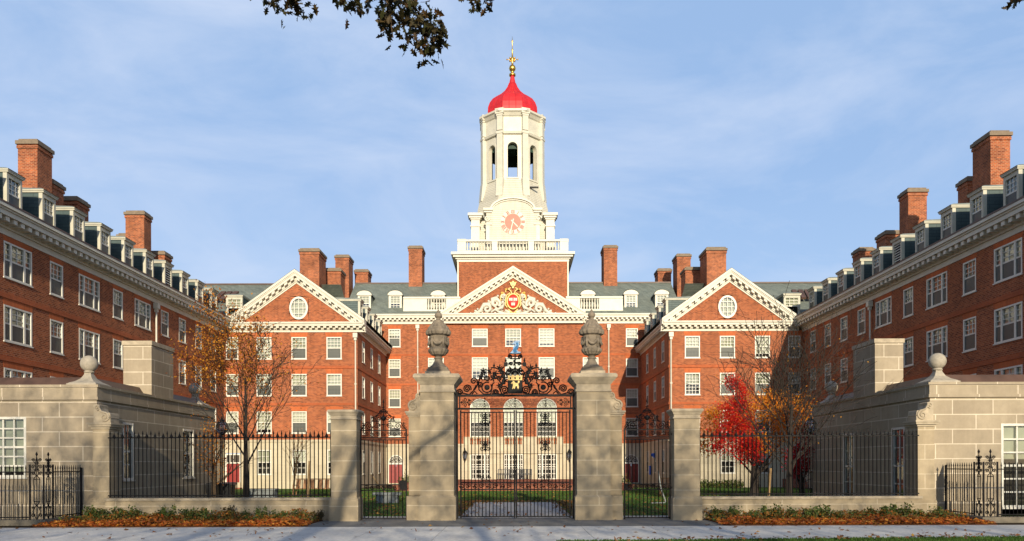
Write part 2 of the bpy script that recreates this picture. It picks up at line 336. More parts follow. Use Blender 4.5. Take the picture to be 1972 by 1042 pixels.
def raking(mb, P, ue, ze, uc, zc, th, proj, step=.5, mi=0, d1=.3):
    """raked cornice from eave (ue, ze) up to the apex (uc, zc); th = vertical thickness, below the line"""
    def band(o0, o1, d0, e=d1): ext(mb, P, [(ue, ze - o1), (uc, zc - o1), (uc, zc - o0), (ue, ze - o0)], d0, e, mi)
    band(0, th * .2, -proj); band(th * .2, th * .30, -proj * .9); band(th * .30, th * .50, -proj * .82)
    band(th * .50, th * .74, -.17); band(th * .74, th * .86, -.12); band(th * .86, th, -.05)
    n = int(abs(uc - ue) / step)
    for i in range(n):
        t0 = (i + .28) / n; t1 = (i + .76) / n
        q = lambda t, o: (ue + (uc - ue) * t, ze + (zc - ze) * t - o)
        ext(mb, P, [q(t0, th * .71), q(t1, th * .71), q(t1, th * .5), q(t0, th * .5)], -proj * .74, -.165, mi)

# ------------------------------------------------------------------ windows (local: x along the wall, y into it, z up from the sill)
WC = {}
def win_meshes(w, h, cols, rows, style='sash', arch=0.0, casing=.078, lintel=True, screen=False, bar=.034):
    key = (w, h, cols, rows, style, arch, casing, lintel, screen, bar)
    if key in WC: return WC[key]
    f = MB(); hw = w / 2; P = lambda u, z, d: (u, d, z)
    sp = h - arch; c = casing
    if style != 'door_glass': bx(f, P, -hw - .04, hw + .04, -.06, -.004, -.05, .12)
    bx(f, P, -hw, -hw + c, 0, sp, -.012, .12); bx(f, P, hw - c, hw, 0, sp, -.012, .12)
    bx(f, P, -hw + c, hw - c, 0, c * .8, .0, .12)
    if arch:
        for k in range(12):
            a0 = pi * k / 12; a1 = pi * (k + 1) / 12
            ext(f, P, [(hw * cos(a0), sp + arch * sin(a0)), (hw * cos(a1), sp + arch * sin(a1)), ((hw - c) * cos(a1), sp + (arch - c) * sin(a1)), ((hw - c) * cos(a0), sp + (arch - c) * sin(a0))], -.012, .12)
        bx(f, P, -hw + c, hw - c, sp - .05, sp + .04, .01, .1)
        for k in range(1, 6):
            a = pi * k / 6; f.tube([(.18 * cos(a), .07, sp + .18 * arch / hw * sin(a)), ((hw - c) * cos(a), .07, sp + (arch - c) * sin(a))], .02, 4)
        f.tube([((hw * .5) * cos(pi * k / 10), .07, sp + arch * .5 * sin(pi * k / 10)) for k in range(11)], .018, 4)
    else: bx(f, P, -hw + c, hw - c, h - c, h, -.008, .12)
    iw = hw - c; z0 = c * .8; z1 = sp - (0 if arch else c)
    muls = []
    if style == 'triple': muls = [-iw * .52, iw * .52]
    for m in muls: bx(f, P, m - .06, m + .06, z0, z1, .0, .11)
    zm = z0 + (z1 - z0) * .5
    if style in ('sash', 'triple'): bx(f, P, -iw, iw, zm - .035, zm + .035, .02, .11)
    segs = [(-iw, iw, cols)] if not muls else [(-iw, muls[0] - .06, 1 if cols < 5 else 2), (muls[0] + .06, muls[1] - .06, cols - 2 if cols < 5 else 3), (muls[1] + .06, iw, 1 if cols < 5 else 2)]
    for (a, b, n) in segs:
        for i in range(1, n): x = a + (b - a) * i / n; bx(f, P, x - bar / 2, x + bar / 2, z0, z1, .045, .095)
    for j in range(1, rows):
        z = z0 + (z1 - z0) * j / rows
        if abs(z - zm) > .05 or style not in ('sash', 'triple'): bx(f, P, -iw, iw, z - bar / 2, z + bar / 2, .047, .093)
    g = MB(); gp = [(-iw - .02, .072, z0 - .02), (iw + .02, .072, z0 - .02)]
    gp += [((iw + .02) * cos(a), .072, sp + (arch - c + .02) * sin(a)) for a in [pi * k / 12 for k in range(13)]] if arch else [(iw + .02, .072, z1 + .02), (-iw - .02, .072, z1 + .02)]
    g.poly(gp)
    r = MB(); a, b, t = -hw, hw, sp
    top = h if not arch else h
    y0, y1 = .125, .9
    q = [(a, y0, 0), (b, y0, 0), (b, y1, 0), (a, y1, 0), (a, y0, top), (b, y0, top), (b, y1, top), (a, y1, top)]
    for ff in ((0, 1, 2, 3), (4, 5, 6, 7), (1, 2, 6, 5), (2, 3, 7, 6), (3, 0, 4, 7)): r.poly([q[i] for i in ff])
    d = {'frame': f.data('window', 'white_win'), 'glass': g.data('glass', 'glass'), 'interior': r.data('interior', 'inside'), 'dims': (iw, z0, z1, sp, arch, c)}
    if lintel:
        l = MB(); ext(l, P, [(-hw, h + .003), (hw, h + .003), (hw + .12, h + .36), (-hw - .12, h + .36)], -.006, .03); d['lintel'] = l.data('lintel', 'brick_soft')
    if screen:
        s = MB(); s.poly([(-iw, .034, z0), (iw, .034, z0), (iw, .034, zm - .03), (-iw, .034, zm - .03)]); d['screen'] = s.data('screen', 'screen')
    WC[key] = d; return d
BC = {}
def add_window(parent, P, rz, u, z, dims, blind=None, bcol=None, name='window', **kw):
    d = win_meshes(*dims, **kw); loc = Vector(P(u, z, 0)); wo = link(name, d['frame'], loc, parent, rz)
    def sub(nm, me):
        o = bpy.data.objects.new(nm, me); COL.objects.link(o); o.parent = wo; ORG[o.name] = loc; return o
    sub('interior', d['interior']); sub('glass', d['glass'])
    if 'lintel' in d: sub('lintel', d['lintel'])
    if 'screen' in d: sub('screen', d['screen'])
    if blind is None: blind = random.choice([.35, .5, .5, .5, .62, .75, .9, 0])
    if blind > 0:
        iw, z0, z1, sp, arch, c = d['dims']; bcol = random.choice([0, 0, 1, 2, 2]) if bcol is None else bcol
        k = (iw, z0, z1, arch, round(blind, 2), bcol)
        if k not in BC:
            m = MB(); zb = z1 - (z1 - z0) * blind; y = .17
            pts = [(-iw - .05, y, zb), (iw + .05, y, zb)]
            pts += [((iw + .05) * cos(a), y, sp + (arch - c + .05) * sin(a)) for a in [pi * q / 10 for q in range(11)]] if arch else [(iw + .05, y, z1 + .05), (-iw - .05, y, z1 + .05)]
            m.poly(pts); m.prism([(-iw - .04, y - .012, zb - .05), (iw + .04, y - .012, zb - .05), (iw + .04, y + .012, zb - .05), (-iw - .04, y + .012, zb - .05)], (0, 0, .05))
            BC[k] = m.data('blind', 'blind%d' % bcol)
        sub('blind', BC[k])
    return wo
def hole(u, z, w, h): return (u - w / 2, u + w / 2, z, z + h)

# ------------------------------------------------------------------ dormers
DC = {}
def dormer_meshes(w, h, depth, kind):
    key = (w, h, depth, kind)
    if key in DC: return DC[key]
    P = lambda u, z, d: (u, d, z); hw = w / 2; f = MB(); c = .17 if kind == 'arched' else .14; out = {}
    if kind == 'arched':
        bx(f, P, -hw, -hw + c, 0, h, 0, .2); bx(f, P, hw - c, hw, 0, h, 0, .2); bx(f, P, -hw + c, hw - c, 0, .16, 0, .2); bx(f, P, -hw + c, hw - c, h - .1, h, 0, .2)
        bx(f, P, -hw - .05, hw + .05, -.08, 0, -.06, .2)
        pts = arc(0, h, hw + .10, hw * .72, 0, pi, 12); ext(f, P, pts, -.10, .25)
        r = MB(); ro = arc(0, h, hw + .13, hw * .72 + .04, 0, pi, 12)
        for i in range(12): r.poly([P(*ro[i], -.12), P(*ro[i + 1], -.12), P(*ro[i + 1], depth), P(*ro[i], depth)])
        out['roof'] = r.data('roof', 'lead')
    else:
        bx(f, P, -hw, -hw + c, 0, h, 0, .18); bx(f, P, hw - c, hw, 0, h, 0, .18); bx(f, P, -hw + c, hw - c, 0, .12, 0, .18)
        bx(f, P, -hw + c, hw - c, h - .2, h, 0, .18); bx(f, P, -hw - .06, hw + .06, -.1, 0, -.08, .2)
        bx(f, P, -hw - .04, hw + .04, h, h + .07, -.08, depth); bx(f, P, -hw - .08, hw + .08, h + .07, h + .13, -.10, depth)
        r = MB(); a = hw + .09; r.hexa([(-a, -.14, h + .133), (a, -.14, h + .133), (a, depth, h + .133), (-a, depth, h + .133), (-a + .2, .12, h + .25), (a - .2, .12, h + .25), (a - .2, depth, h + .33), (-a + .2, depth, h + .33)])
        out['roof'] = r.data('roof', 'lead')
    out['frame'] = f.data('dormer', 'dorm' if kind != 'arched' else 'white')
    out['cheek'] = []
    for s in (-1, 1):
        k = MB(); k.hexa([(s * hw - s * .03, .18, -.4), (s * hw - s * .005, .18, -.4), (s * hw - s * .005, depth, -.4), (s * hw - s * .03, depth, -.4), (s * hw - s * .03, .18, h), (s * hw - s * .005, .18, h), (s * hw - s * .005, depth, h), (s * hw - s * .03, depth, h)])
        out['cheek'].append(k.data('cheek', 'cheek' if kind != 'arched' else 'lead'))
    iw = hw - c; z0 = .14; z1 = h - (.2 if kind != 'arched' else .1)
    sa = MB()
    if kind == 'louvre':
        n = 9
        for i in range(n): z = z0 + (z1 - z0) * (i + .2) / n; sa.hexa([(-iw, .03, z), (iw, .03, z), (iw, .15, z + .10), (-iw, .15, z + .10), (-iw, .03, z + .03), (iw, .03, z + .03), (iw, .15, z + .13), (-iw, .15, z + .13)])
    else:
        zm = (z0 + z1) / 2; bx(sa, P, -iw, iw, zm - .035, zm + .035, .03, .1); t = .035
        for x in (-iw / 3, iw / 3): bx(sa, P, x - t / 2, x + t / 2, z0 if kind == 'arched' else zm, z1, .05, .1)
        for q in ((1, 2, 4, 5) if kind == 'arched' else (4, 5)): z = z0 + (z1 - z0) * q / 6; bx(sa, P, -iw, iw, z - t / 2, z + t / 2, .052, .098)
        for s in (-1, 1): bx(sa, P, s * iw - .03, s * iw + .03, z0, z1, .04, .11)
    out['sash'] = sa.data('sash', 'white_win')
    g = MB(); g.poly([(-iw, .08, z0), (iw, .08, z0), (iw, .08, z1), (-iw, .08, z1)]); out['glass'] = g.data('glass', 'glass')
    r = MB(); q = [(-iw, .17, z0), (iw, .17, z0), (iw, .8, z0), (-iw, .8, z0), (-iw, .17, z1), (iw, .17, z1), (iw, .8, z1), (-iw, .8, z1)]
    for ff in ((0, 1, 2, 3), (4, 5, 6, 7), (1, 2, 6, 5), (2, 3, 7, 6), (3, 0, 4, 7)): r.poly([q[i] for i in ff])
    out['interior'] = r.data('interior', 'inside')
    bl = MB(); zb = z0 + (z1 - z0) * .5; bl.poly([(-iw, .14, zb), (iw, .14, zb), (iw, .14, z1), (-iw, .14, z1)]); out['blind'] = bl.data('blind', 'blind1')
    s = MB(); s.poly([(-iw, .04, z0), (iw, .04, z0), (iw, .04, zb - .03), (-iw, .04, zb - .03)]); out['screen'] = s.data('screen', 'screen')
    DC[key] = out; return out
def add_dormer(parent, loc, rz, w, h, depth, kind='flat', screen=False, blind=True):
    d = dormer_meshes(w, h, depth, kind); o = link('dormer', d['frame'], loc, parent, rz)
    for nm in ('cheek', 'roof', 'sash', 'interior') + (('glass',) if kind != 'louvre' else ()) + (('blind',) if blind and kind != 'louvre' else ()) + (('screen',) if screen and kind != 'louvre' else ()):
        for me in (d[nm] if isinstance(d[nm], list) else [d[nm]]): c = bpy.data.objects.new(nm, me); COL.objects.link(c); c.parent = o; ORG[c.name] = Vector(loc)
    return o
def chimney(parent, x0, x1, y0, y1, z0, z1, mat='brick_dark'):
    m = MB(); m.box(x0, x1, y0, y1, z0, z1 - .32); m.box(x0 - .05, x1 + .05, y0 - .05, y1 + .05, z1 - .55, z1 - .38)
    c = m.build('chimney', mat, parent)
    k = MB(); k.box(x0 - .10, x1 + .10, y0 - .10, y1 + .10, z1 - .32, z1 - .12); k.box(x0 + .02, x1 - .02, y0 + .02, y1 - .02, z1 - .12, z1)
    k.build('cap', 'cap_stone', c); return c
def downpipe(parent, P, u, z0, z1, hz):
    m = MB(); m.tube([P(u, z0, -.13), P(u, z1, -.13)], .055, 8)
    bx(m, P, u - .17, u + .17, hz - .35, hz, -.30, -.02); bx(m, P, u - .10, u + .10, hz - .55, hz - .35, -.23, -.05)
    for z in range(int(z0) + 2, int(z1), 3): bx(m, P, u - .09, u + .09, z, z + .08, -.2, 0)
    return m.build('downpipe', 'white', parent)
BAL = {}
def baluster_mesh(h, r, mat):
    k = (h, r, mat)
    if k not in BAL:
        m = MB(); m.lathe([(r * .9, 0), (r * .9, h * .08), (r * .5, h * .12), (r * 1.0, h * .32), (r * .85, h * .45), (r * .42, h * .75), (r * .6, h * .86), (r * .85, h * .9), (r * .9, h)], n=8); BAL[k] = m.data('baluster', mat, smooth=True)
    return BAL[k]

# ------------------------------------------------------------------ ground
def sheet(name, x0, x1, y0, y1, z, mat, kind='structure', zthick=None):
    m = MB()
    if zthick: m.box(x0, x1, y0, y1, z - zthick, z)
    else: m.poly([(x0, y0, z), (x1, y0, z), (x1, y1, z), (x0, y1, z)])
    o = m.build(name, mat); o['kind'] = kind; return o
sheet('ground', -900, 900, -900, 900, -.02, 'soil')
sheet('courtyard_lawn', -21, 21, 26.2, 60, 0.0, 'lawn')
m = MB(); m.poly([(-60, 12.5, .008), (60, 12.5, .008), (60, 22.0, .008), (14, 18.92, .008), (1.5, 18.17, .008), (-60, 15.0, .008)]); o = m.build('verge', 'lawn'); o['kind'] = 'structure'
sheet('road', -80, 80, -1, 12.3, -.010, 'road')
for i, (x0, x1) in enumerate([(-44 + 1.97 * k, -44 + 1.97 * (k + 1) - .012) for k in range(45)]):
    pass
def sidewalk():
    m = MB(); x = -1.955 * 22
    while x < 44: m.box(x + .008, x + 1.947, 14.2, 22.68, -.1, .004); x += 1.955
    m.box(-44, 44, 14.22, 22.66, -.12, -.012)
    o = m.build('sidewalk', 'concrete'); o['kind'] = 'structure'
sidewalk()
sheet('forecourt_paving', -6.2, 6.3, 22.70, 26.2, .006, 'paving')
sheet('garden_path', -1.86, 2.0, 26.2, 37.2, .012, 'path')
sheet('crossing_path', -8.6, 8.6, 26.25, 27.2, .008, 'path')
for s in (-1, 1):
    m = MB()
    xs = sorted([s * 6.2, s * 14.1]); m.box(xs[0], xs[1], 22.71, 25.3, -.05, .035)
    o = m.build('planting_bed', 'mulch'); o['kind'] = 'structure'
# terrace in front of the central block
t = thing('brick_terrace', 'low brick terrace below the three tall central windows', 'terrace', (0, 63, 0))
m = MB(); m.box(-8.2, 8.2, 53.5, 73.3, 0, .36); m.build('retaining_wall', 'terrace', t)
m = MB(); m.box(-8.3, 8.3, 53.42, 73.3, .363, .43); m.build('coping', 'terrace', t)

# ------------------------------------------------------------------ long side wings
XW = 22.3
WIN_Y = [(29.2, 'w'), (32.15, 'n'), (35.1, 'w'), (38.05, 'n'), (41.0, 'w'), (43.95, 'n'), (46.9, 'w'), (49.85, 'n'), (52.5, 'n'), (55.2, 'n'), (57.9, 'n')]
for s in (-1, 1):
    side = 'left' if s < 0 else 'right'
    t = thing('long_brick_wing', 'long dormered brick wing along the %s side of the court, %s' % (side, 'catching low sun' if s < 0 else 'in shade'), 'building', (s * XW, 43, 0), 'long brick side wings')
    P = PX(s, XW); rz = FX(s)
    sills = [10.12, 7.32, 4.55]; hs = []
    for (y, k) in WIN_Y:
        wd = 2.0 if k == 'w' else 1.08
        for z in sills: hs.append(hole(y, z, wd, 1.58))
    m = MB(); wall_grid(m, P, 26, 60.6, 3.65, 12.1, hs); m.poly([P(26, 0, 0), P(26, 12.9, 0), P(26, 12.9, 9), P(26, 0, 9)])
    m.build('wall', 'brick', t)
    hb = [hole(y, 1.3, 2.0 if k == 'w' else 1.08, 1.75) for (y, k) in WIN_Y]
    m = MB(); wall_grid(m, P, 26, 60.3, 0, 3.65, hb); bx(m, P, 26, 60, 3.60, 3.78, -.06, .1); m.build('stone_base', 'limestone', t)
    for (y, k) in WIN_Y:
        for z in sills + [1.3]:
            h = 1.58 if z > 2 else 1.75
            add_window(t, P, rz, y, z, (2.0, h, 4, 6) if k == 'w' else (1.08, h, 3, 6), style='triple' if k == 'w' else 'sash', screen=True, blind=random.choice([.5, .5, .52, .45, .6]), lintel=z > 2, bcol=random.choice([0, 2, 2, 0, 1]))
    for z in (9.2, 6.43):
        m = MB(); bx(m, P, 26, 60, z, z + .22, -.045, .05); m.build('string_course', 'band', t)
    m = MB(); cornice(m, P, 26, 60.2, 11.95, 12.98, .78, .52); m.build('cornice', 'white', t)
    m = MB(); bx(m, P, 26, 60.2, 12.985, 13.06, -.80, -.55); m.build('gutter', 'copper', t)
    # roof: steep lower slope then flat top
    m = MB(); prf = [(-.5, 12.99), (.9, 13.35), (2.3, 15.3), (8, 15.6)]
    for (d0, z0), (d1, z1) in zip(prf, prf[1:]): m.poly([P(26, z0, d0), P(60.2, z0, d0), P(60.2, z1, d1), P(26, z1, d1)])
    m.poly([P(26, z, d) for d, z in prf] + [P(26, 12.98, 8)])
    m.poly([P(60.2, z, d) for d, z in prf] + [P(60.2, 12.98, 8)])
    m.poly([P(26, 15.6, 8), P(60.2, 15.6, 8), P(60.2, 0, 9), P(26, 0, 9)]); m.build('roof', 'slate', t)
    for k in range(-2, 10):
        y = 35.0 + 2.6 * k
        kind = 'louvre' if (s > 0 and k == 4) or (s < 0 and k == 6) else 'flat'
        add_dormer(t, P(y, 13.14, .08), rz, 1.08, 1.68, 2.4, kind, screen=True)
    # chimneys  (y0, y1, near-x, far-x, top)
    CH = [(44, 45.4, 26.85, 27.95, 20.3), (46.6, 47.7, 27.5, 29.0, 19.0), (49, 50.3, 27.4, 28.4, 18.8), (56.4, 57.5, 26.7, 28.05, 20.3), (58.2, 59.3, 28.1, 29.5, 19.2), (59, 60.2, 26.4, 27.5, 18.1)] if s < 0 else [(43.6, 45.3, 26.75, 27.85, 20.45), (46.6, 47.6, 27.2, 28.6, 19.0), (52.2, 53.4, 26.5, 27.75, 20.3), (56, 57.4, 26.8, 28.0, 18.6), (60, 61.2, 26.7, 27.8, 18.5)]
    for (y0, y1, x0, x1, zt) in CH: chimney(t, *sorted([s * x0, s * x1]), y0, y1, 13.5, zt)
    downpipe(t, P, 48.4, 3.7, 11.6, 11.9)
    m = MB()
    for k in range(66): y = 26.3 + k * .52; bx(m, P, y, y + .03, 13.0, 13.16, -.45, -.42)
    bx(m, P, 26, 60, 13.14, 13.18, -.46, -.41); m.build('snow_guard', 'copper', t)

# ------------------------------------------------------------------ gabled pavilions
YP, YM = 60.0, 73.5
for s in (-1, 1):
    side = 'left' if s < 0 else 'right'
    t = thing('gabled_pavilion', 'sunlit brick gable end with an oval window, %s' % ('behind the gold leaved tree' if s < 0 else 'behind the scarlet and orange trees'), 'building', (s * 17, YP, 0), 'gabled pavilions')
    P = PF(YP); PI = PX(s, 12.0)
    PIn = lambda u, z, d: (s * (12.0 + d), u, z)
    us = [s * 13.8, s * 16.5, s * 19.2]; sills = [10.0, 7.16, 4.28]
    a, b = sorted([s * 12.0, s * 22.3])
    hs = [hole(u, z, 1.16, 1.68) for u in us for z in sills] + [hole(s * 21.65, z, .95, 1.68) for z in sills]
    m = MB(); wall_grid(m, P, a, b, 3.65, 12.1, hs)
    hin = [hole(y, z, 1.05, 1.68) for y in (62.4, 66.0, 69.7) for z in sills]
    PN = PX(s, 12.0)
    wall_grid(m, PN, YP, YM + .2, 3.65, 12.1, hin); m.build('wall', 'brick', t)
    hb = [hole(u, 1.1, 1.08, 1.9) for u in us] + [(s * 21.6 - .6, s * 21.6 + .6, .1 if s < 0 else .65, 2.75 if s < 0 else 3.2)]
    m = MB(); wall_grid(m, P, a, b, 0, 3.65, hb); bx(m, P, a + .02, b, 3.58, 3.78, -.06, .1); bx(m, P, a + .02, b, 0, .5, -.05, .05)
    hb2 = [hole(y, 1.1, 1.0, 1.9) for y in (62.4, 66.0, 69.7)]
    wall_grid(m, PN, YP, YM + .2, 0, 3.65, hb2); bx(m, PN, YP - .06, YM, 3.58, 3.78, -.06, .1)
    m.build('stone_base', 'limestone', t)
    for u in us:
        for z in sills: add_window(t, P, 0, u, z, (1.16, 1.68, 4, 6), bcol=random.choice([0, 2, 2, 1]), blind=random.choice([.42, .5, .62, .8, .86, 1.0]), screen=random.random() < .7)
        add_window(t, P, 0, u, 1.1, (1.08, 1.9, 3, 4), lintel=False, blind=.45)
    for z in sills: add_window(t, P, 0, s * 21.65, z, (.95, 1.68, 3, 6), blind=.8, screen=True)
    for y in (62.4, 66.0, 69.7):
        for z in sills: add_window(t, PN, FX(s), y, z, (1.05, 1.68, 3, 6), screen=True, blind=.5)
        add_window(t, PN, FX(s), y, 1.1, (1.0, 1.9, 3, 4), screen=True, lintel=False, blind=.5)
    for z in (9.25, 6.42):
        m = MB(); bx(m, P, a + .03, b, z, z + .2, -.045, .05); bx(m, PN, YP - .045, YM, z, z + .2, -.045, .05); m.build('string_course', 'band', t)
    # main front cornice, pediment
    uc = s * 16.67; hw = 5.2; zt = 12.75; za = 16.55
    m = MB(); cornice(m, P, min(uc - hw, uc + hw), max(uc - hw, uc + hw), 12.05, zt, .62, .46); m.build('cornice', 'white', t)
    m = MB(); cornice(m, PN, YP + .32, YM, 12.05, zt, .55, .46); m.build('cornice', 'white', t)
    th = .95
    m = MB(); raking(m, P, uc - hw - .1, zt + .22, uc, za + .22, th, .62, .46); raking(m, P, uc + hw + .1, zt + .22, uc, za + .22, th, .62, .46); m.build('raking_cornice', 'white', t)
    # tympanum with oval hole
    m = MB(); oc = (uc - s * .15, 13.92); rx, rzz = .66, .82; hx, hz = .75, .92
    sl_ = (za - zt) / hw
    def zl(u): return za - abs(u - uc) * sl_ - .15
    lo = 12.7; c0, c1 = oc[0] - hx, oc[0] + hx; zz0, zz1 = oc[1] - hz, oc[1] + hz
    m.poly([P(uc - hw, lo, .02), P(c0, lo, .02), P(c0, zl(c0), .02)]); m.poly([P(c1, lo, .02), P(uc + hw, lo, .02), P(c1, zl(c1), .02)])
    m.poly([P(c0, lo, .02), P(c1, lo, .02), P(c1, zz0, .02), P(c0, zz0, .02)]); m.poly([P(c0, zz1, .02), P(c1, zz1, .02), P(c1, zl(c1), .02), P(uc, zl(uc), .02), P(c0, zl(c0), .02)])
    PT = lambda u, z, d: P(u, z, d + .02)
    for (cx, cz, q0, q1) in ((c1, zz1, 0, pi / 2), (c0, zz1, pi / 2, pi), (c0, zz0, pi, 1.5 * pi), (c1, zz0, 1.5 * pi, 2 * pi)): spandrel(m, PT, (cx, cz), arc(oc[0], oc[1], rx, rzz, q0, q1, 6), .12)
    m.build('gable_wall', 'brick', t)
    f = MB(); n = 28
    for k in range(n):
        q0, q1 = 2 * pi * k / n, 2 * pi * (k + 1) / n; e = lambda q, g: (oc[0] + (rx + g) * cos(q), oc[1] + (rzz + g) * sin(q))
        ext(f, P, [e(q0, .06), e(q1, .06), e(q1, -.09), e(q0, -.09)], -.03, .12)
    for x in (-.33, 0, .33): hh = rzz * sqrt(1 - (x / rx) ** 2); bx(f, P, oc[0] + x - .022, oc[0] + x + .022, oc[1] - hh, oc[1] + hh, .03, .08)
    for x in (-.4, 0, .4): hh = rx * sqrt(1 - (x / rzz) ** 2); bx(f, P, oc[0] - hh, oc[0] + hh, oc[1] + x - .022, oc[1] + x + .022, .032, .078)
    wo = f.build('oval_window', 'white_win', t)
    g = MB(); g.poly([P(*e, .06) for e in arc(oc[0], oc[1], rx - .02, rzz - .02, 0, 2 * pi, 24)[:-1]]); g.build('glass', 'glass', wo)
    g = MB(); g.poly([P(*e, .2) for e in arc(oc[0], oc[1], rx, rzz, 0, 2 * pi, 24)[:-1]]); g.build('blind', 'blind0', wo)
    # roof: gable ridge going back; cross range beyond
    m = MB(); e0, e1 = uc - hw - .1, uc + hw + .1
    for ue in (e0, e1): m.poly([(ue, YP - .6, zt + .25), (uc, YP - .6, za + .25), (uc, YM + 1, za + .25), (ue, YM + 1, zt + .25)])
    xo = s * 33; 
    m.poly([(s * 16.6, YP + .1, 12.75), (xo, YP + .1, 12.75), (xo, 67, 17.35), (s * 16.6, 67, 17.35)]); m.poly([(s * 14.8, 67, 17.35), (xo, 67, 17.35), (xo, 74, 12.75), (s * 14.8, 74, 12.75)])
    m.poly([(s * 16.6, 67, 17.35), (s * 16.6, 62, 12.9), (s * 14.8, 74, 12.75)])
    m.build('roof', 'slate', t)
    m = MB(); m.box(min(s * 16.6, xo), max(s * 16.6, xo), 66.9, 67.1, 17.33, 17.45); m.box(min(s * 21.4, s * 22.5), max(s * 21.4, s * 22.5), YP + .05, YP + .5, 12.1, 12.9); m.build('ridge_cap', 'copper', t)
    add_dormer(t, (s * 21.95, 61.3, 13.45), 0, 1.3, 1.62, 2.4, 'flat')
    for y in (62.2, 65.2, 68.2, 71.2): add_dormer(t, PN(y, 13.30, .10), FX(s), 1.05, 1.5, 2.4, 'flat', screen=True)
    sk = MB()
    for k in range(3): sk.hexa([(s * 23.6 - .75 + k * .52, 63.2, 15.15), (s * 23.6 - .75 + k * .52 + .4, 63.2, 15.15), (s * 23.6 - .55 + k * .52 + .4, 64.6, 16.1), (s * 23.6 - .55 + k * .52, 64.6, 16.1), (s * 23.6 - .75 + k * .52, 63.1, 15.3), (s * 23.6 - .75 + k * .52 + .4, 63.1, 15.3), (s * 23.6 - .55 + k * .52 + .4, 64.5, 16.25), (s * 23.6 - .55 + k * .52, 64.5, 16.25)])
    sk.build('skylight', 'copper', t)
    for (x0, x1, y0, y1, zt2) in [(16.5, 18.15, 66.3, 68.7, 20.3), (15.45, 16.85, 69.8, 71.6, 19.5)]:
        xs = sorted([s * x0, s * x1]); chimney(t, xs[0], xs[1], y0, y1, 13, zt2)
    downpipe(t, P, s * 12.13, .2, 11.6, 11.95)
    # door
    dz0 = .1 if s < 0 else .65; d = MB(); du = s * 21.6
    bx(d, P, du - .6, du - .5, dz0, dz0 + 2.6, -.02, .12); bx(d, P, du + .5, du + .6, dz0, dz0 + 2.6, -.02, .12); bx(d, P, du - .5, du + .5, dz0 + 1.85, dz0 + 1.95, -.02, .12); bx(d, P, du - .5, du + .5, dz0 + 2.5, dz0 + 2.6, -.02, .12)
    for q in range(1, 4): bx(d, P, du - .5 + q * .25 - .02, du - .5 + q * .25 + .02, dz0 + 1.95, dz0 + 2.5, .03, .09)
    do = d.build('door', 'white_win', t)
    d = MB(); bx(d, P, du - .5, du + .5, dz0, dz0 + 1.85, .08, .13)
    for (q0, q1) in ((-.42, -.06), (.06, .42)):
        for (h0, h1) in ((.12, .8), (.92, 1.3), (1.4, 1.75)): bx(d, P, du + q0, du + q1, dz0 + h0, dz0 + h1, .06, .081)
    d.build('door_leaf', 'door_red', do)
    d = MB(); bx(d, P, du - .5, du + .5, dz0 + 1.95, dz0 + 2.5, .1, .14); d.build('fanlight', 'inside', do)
    st = MB()
    for k in range(3 if s > 0 else 1): hgt = dz0 - k * .21; bx(st, P, du - .9 - k * .05, du + .72, 0, hgt, -.6 - k * .32, -.051) if k == 0 else bx(st, P, du - .9 - k * .05, du + .72, 0, hgt, -.6 - k * .32, -.6 - (k - 1) * .32 - .002)
    st.build('stoop', 'terrace', t)

# ------------------------------------------------------------------ central block
t = thing('central_brick_block', 'tall sunlit central brick block with a pediment bearing a carved shield', 'building', (0, YM, 0))
P = PF(YM); CB = t
hs = []; wins = []
for s in (-1, 1):
    for z in (12.95, 10.1, 7.25, 4.5): wins.append((s * 11.2, z, 1.12, 1.68))
    for z in (12.95, 9.95): wins.append((s * 7.3, z, 1.47, 1.68 if z > 12 else 1.95))
    for z in (7.25, 4.5): wins.append((s * 7.3, z, 1.3, 1.68))
for u in (-3.15, 0, 3.15): wins += [(u, 12.98, 1.47, 1.66), (u, 9.95, 1.5, 1.98)]
hs = [hole(*q) for q in wins] + [(u - .95, u + .95, 4.45, 8.05) for u in (-3.15, 0, 3.15)]
m = MB(); wall_grid(m, P, -16, 16, 3.65, 15.2, hs)
for u in (-3.15, 0, 3.15): arch_fill(m, P, u - .95, u + .95, 7.1, 8.05, .14)
m.build('wall', 'brick', t)
for (u, z, w_, h_) in wins: add_window(t, P, 0, u, z, (w_, h_, 4, 6), blind=random.choice([.6, .75, .8, 1.0, .86]) if abs(u) < 9 else random.choice([.35, .5, .5, .8]), bcol=random.choice([2, 2, 0]), screen=abs(u) > 9 or random.random() < .4)
for u in (-3.15, 0, 3.15): add_window(t, P, 0, u, 4.45, (1.9, 3.6, 5, 6), arch=.95, lintel=False, blind=.48, bcol=2, style='sash')
fr = [(u - .93, u + .93, .43, 2.8) for u in (-3.15, 0, 3.15)]
dr = [(s * 11.1 - .72, s * 11.1 + .72, .1, 2.75) for s in (-1, 1)]
m = MB(); wall_grid(m, P, -16, 16, 0, 3.65, fr + dr)
for s in (-1, 1): arch_fill(m, P, s * 11.1 - .72, s * 11.1 + .72, 1.98, 2.75, .14)
bx(m, P, -12, -4.71, 3.58, 3.78, -.06, .1); bx(m, P, 4.71, 12, 3.58, 3.78, -.06, .1)
m.build('stone_base', 'limestone', t)
m = MB(); holes = [(u - .95, u + .95, 3.72, 4.32) for u in (-3.15, 0, 3.15)]
PC = PF(YM - .12); wall_grid(m, PC, -4.7, 4.7, 2.95, 4.4, holes, .13); bx(m, PC, -4.7, 4.7, 4.4, 4.44, -.05, .2); bx(m, PC, -4.7, 4.7, 2.85, 2.95, -.04, .12)
for s in (-1, 1): m.poly([PC(s * 4.7, 2.9, 0), PC(s * 4.7, 4.4, 0), PC(s * 4.7, 4.4, .12), PC(s * 4.7, 2.9, .12)])
bo = m.build('balcony_band', 'limestone', t)
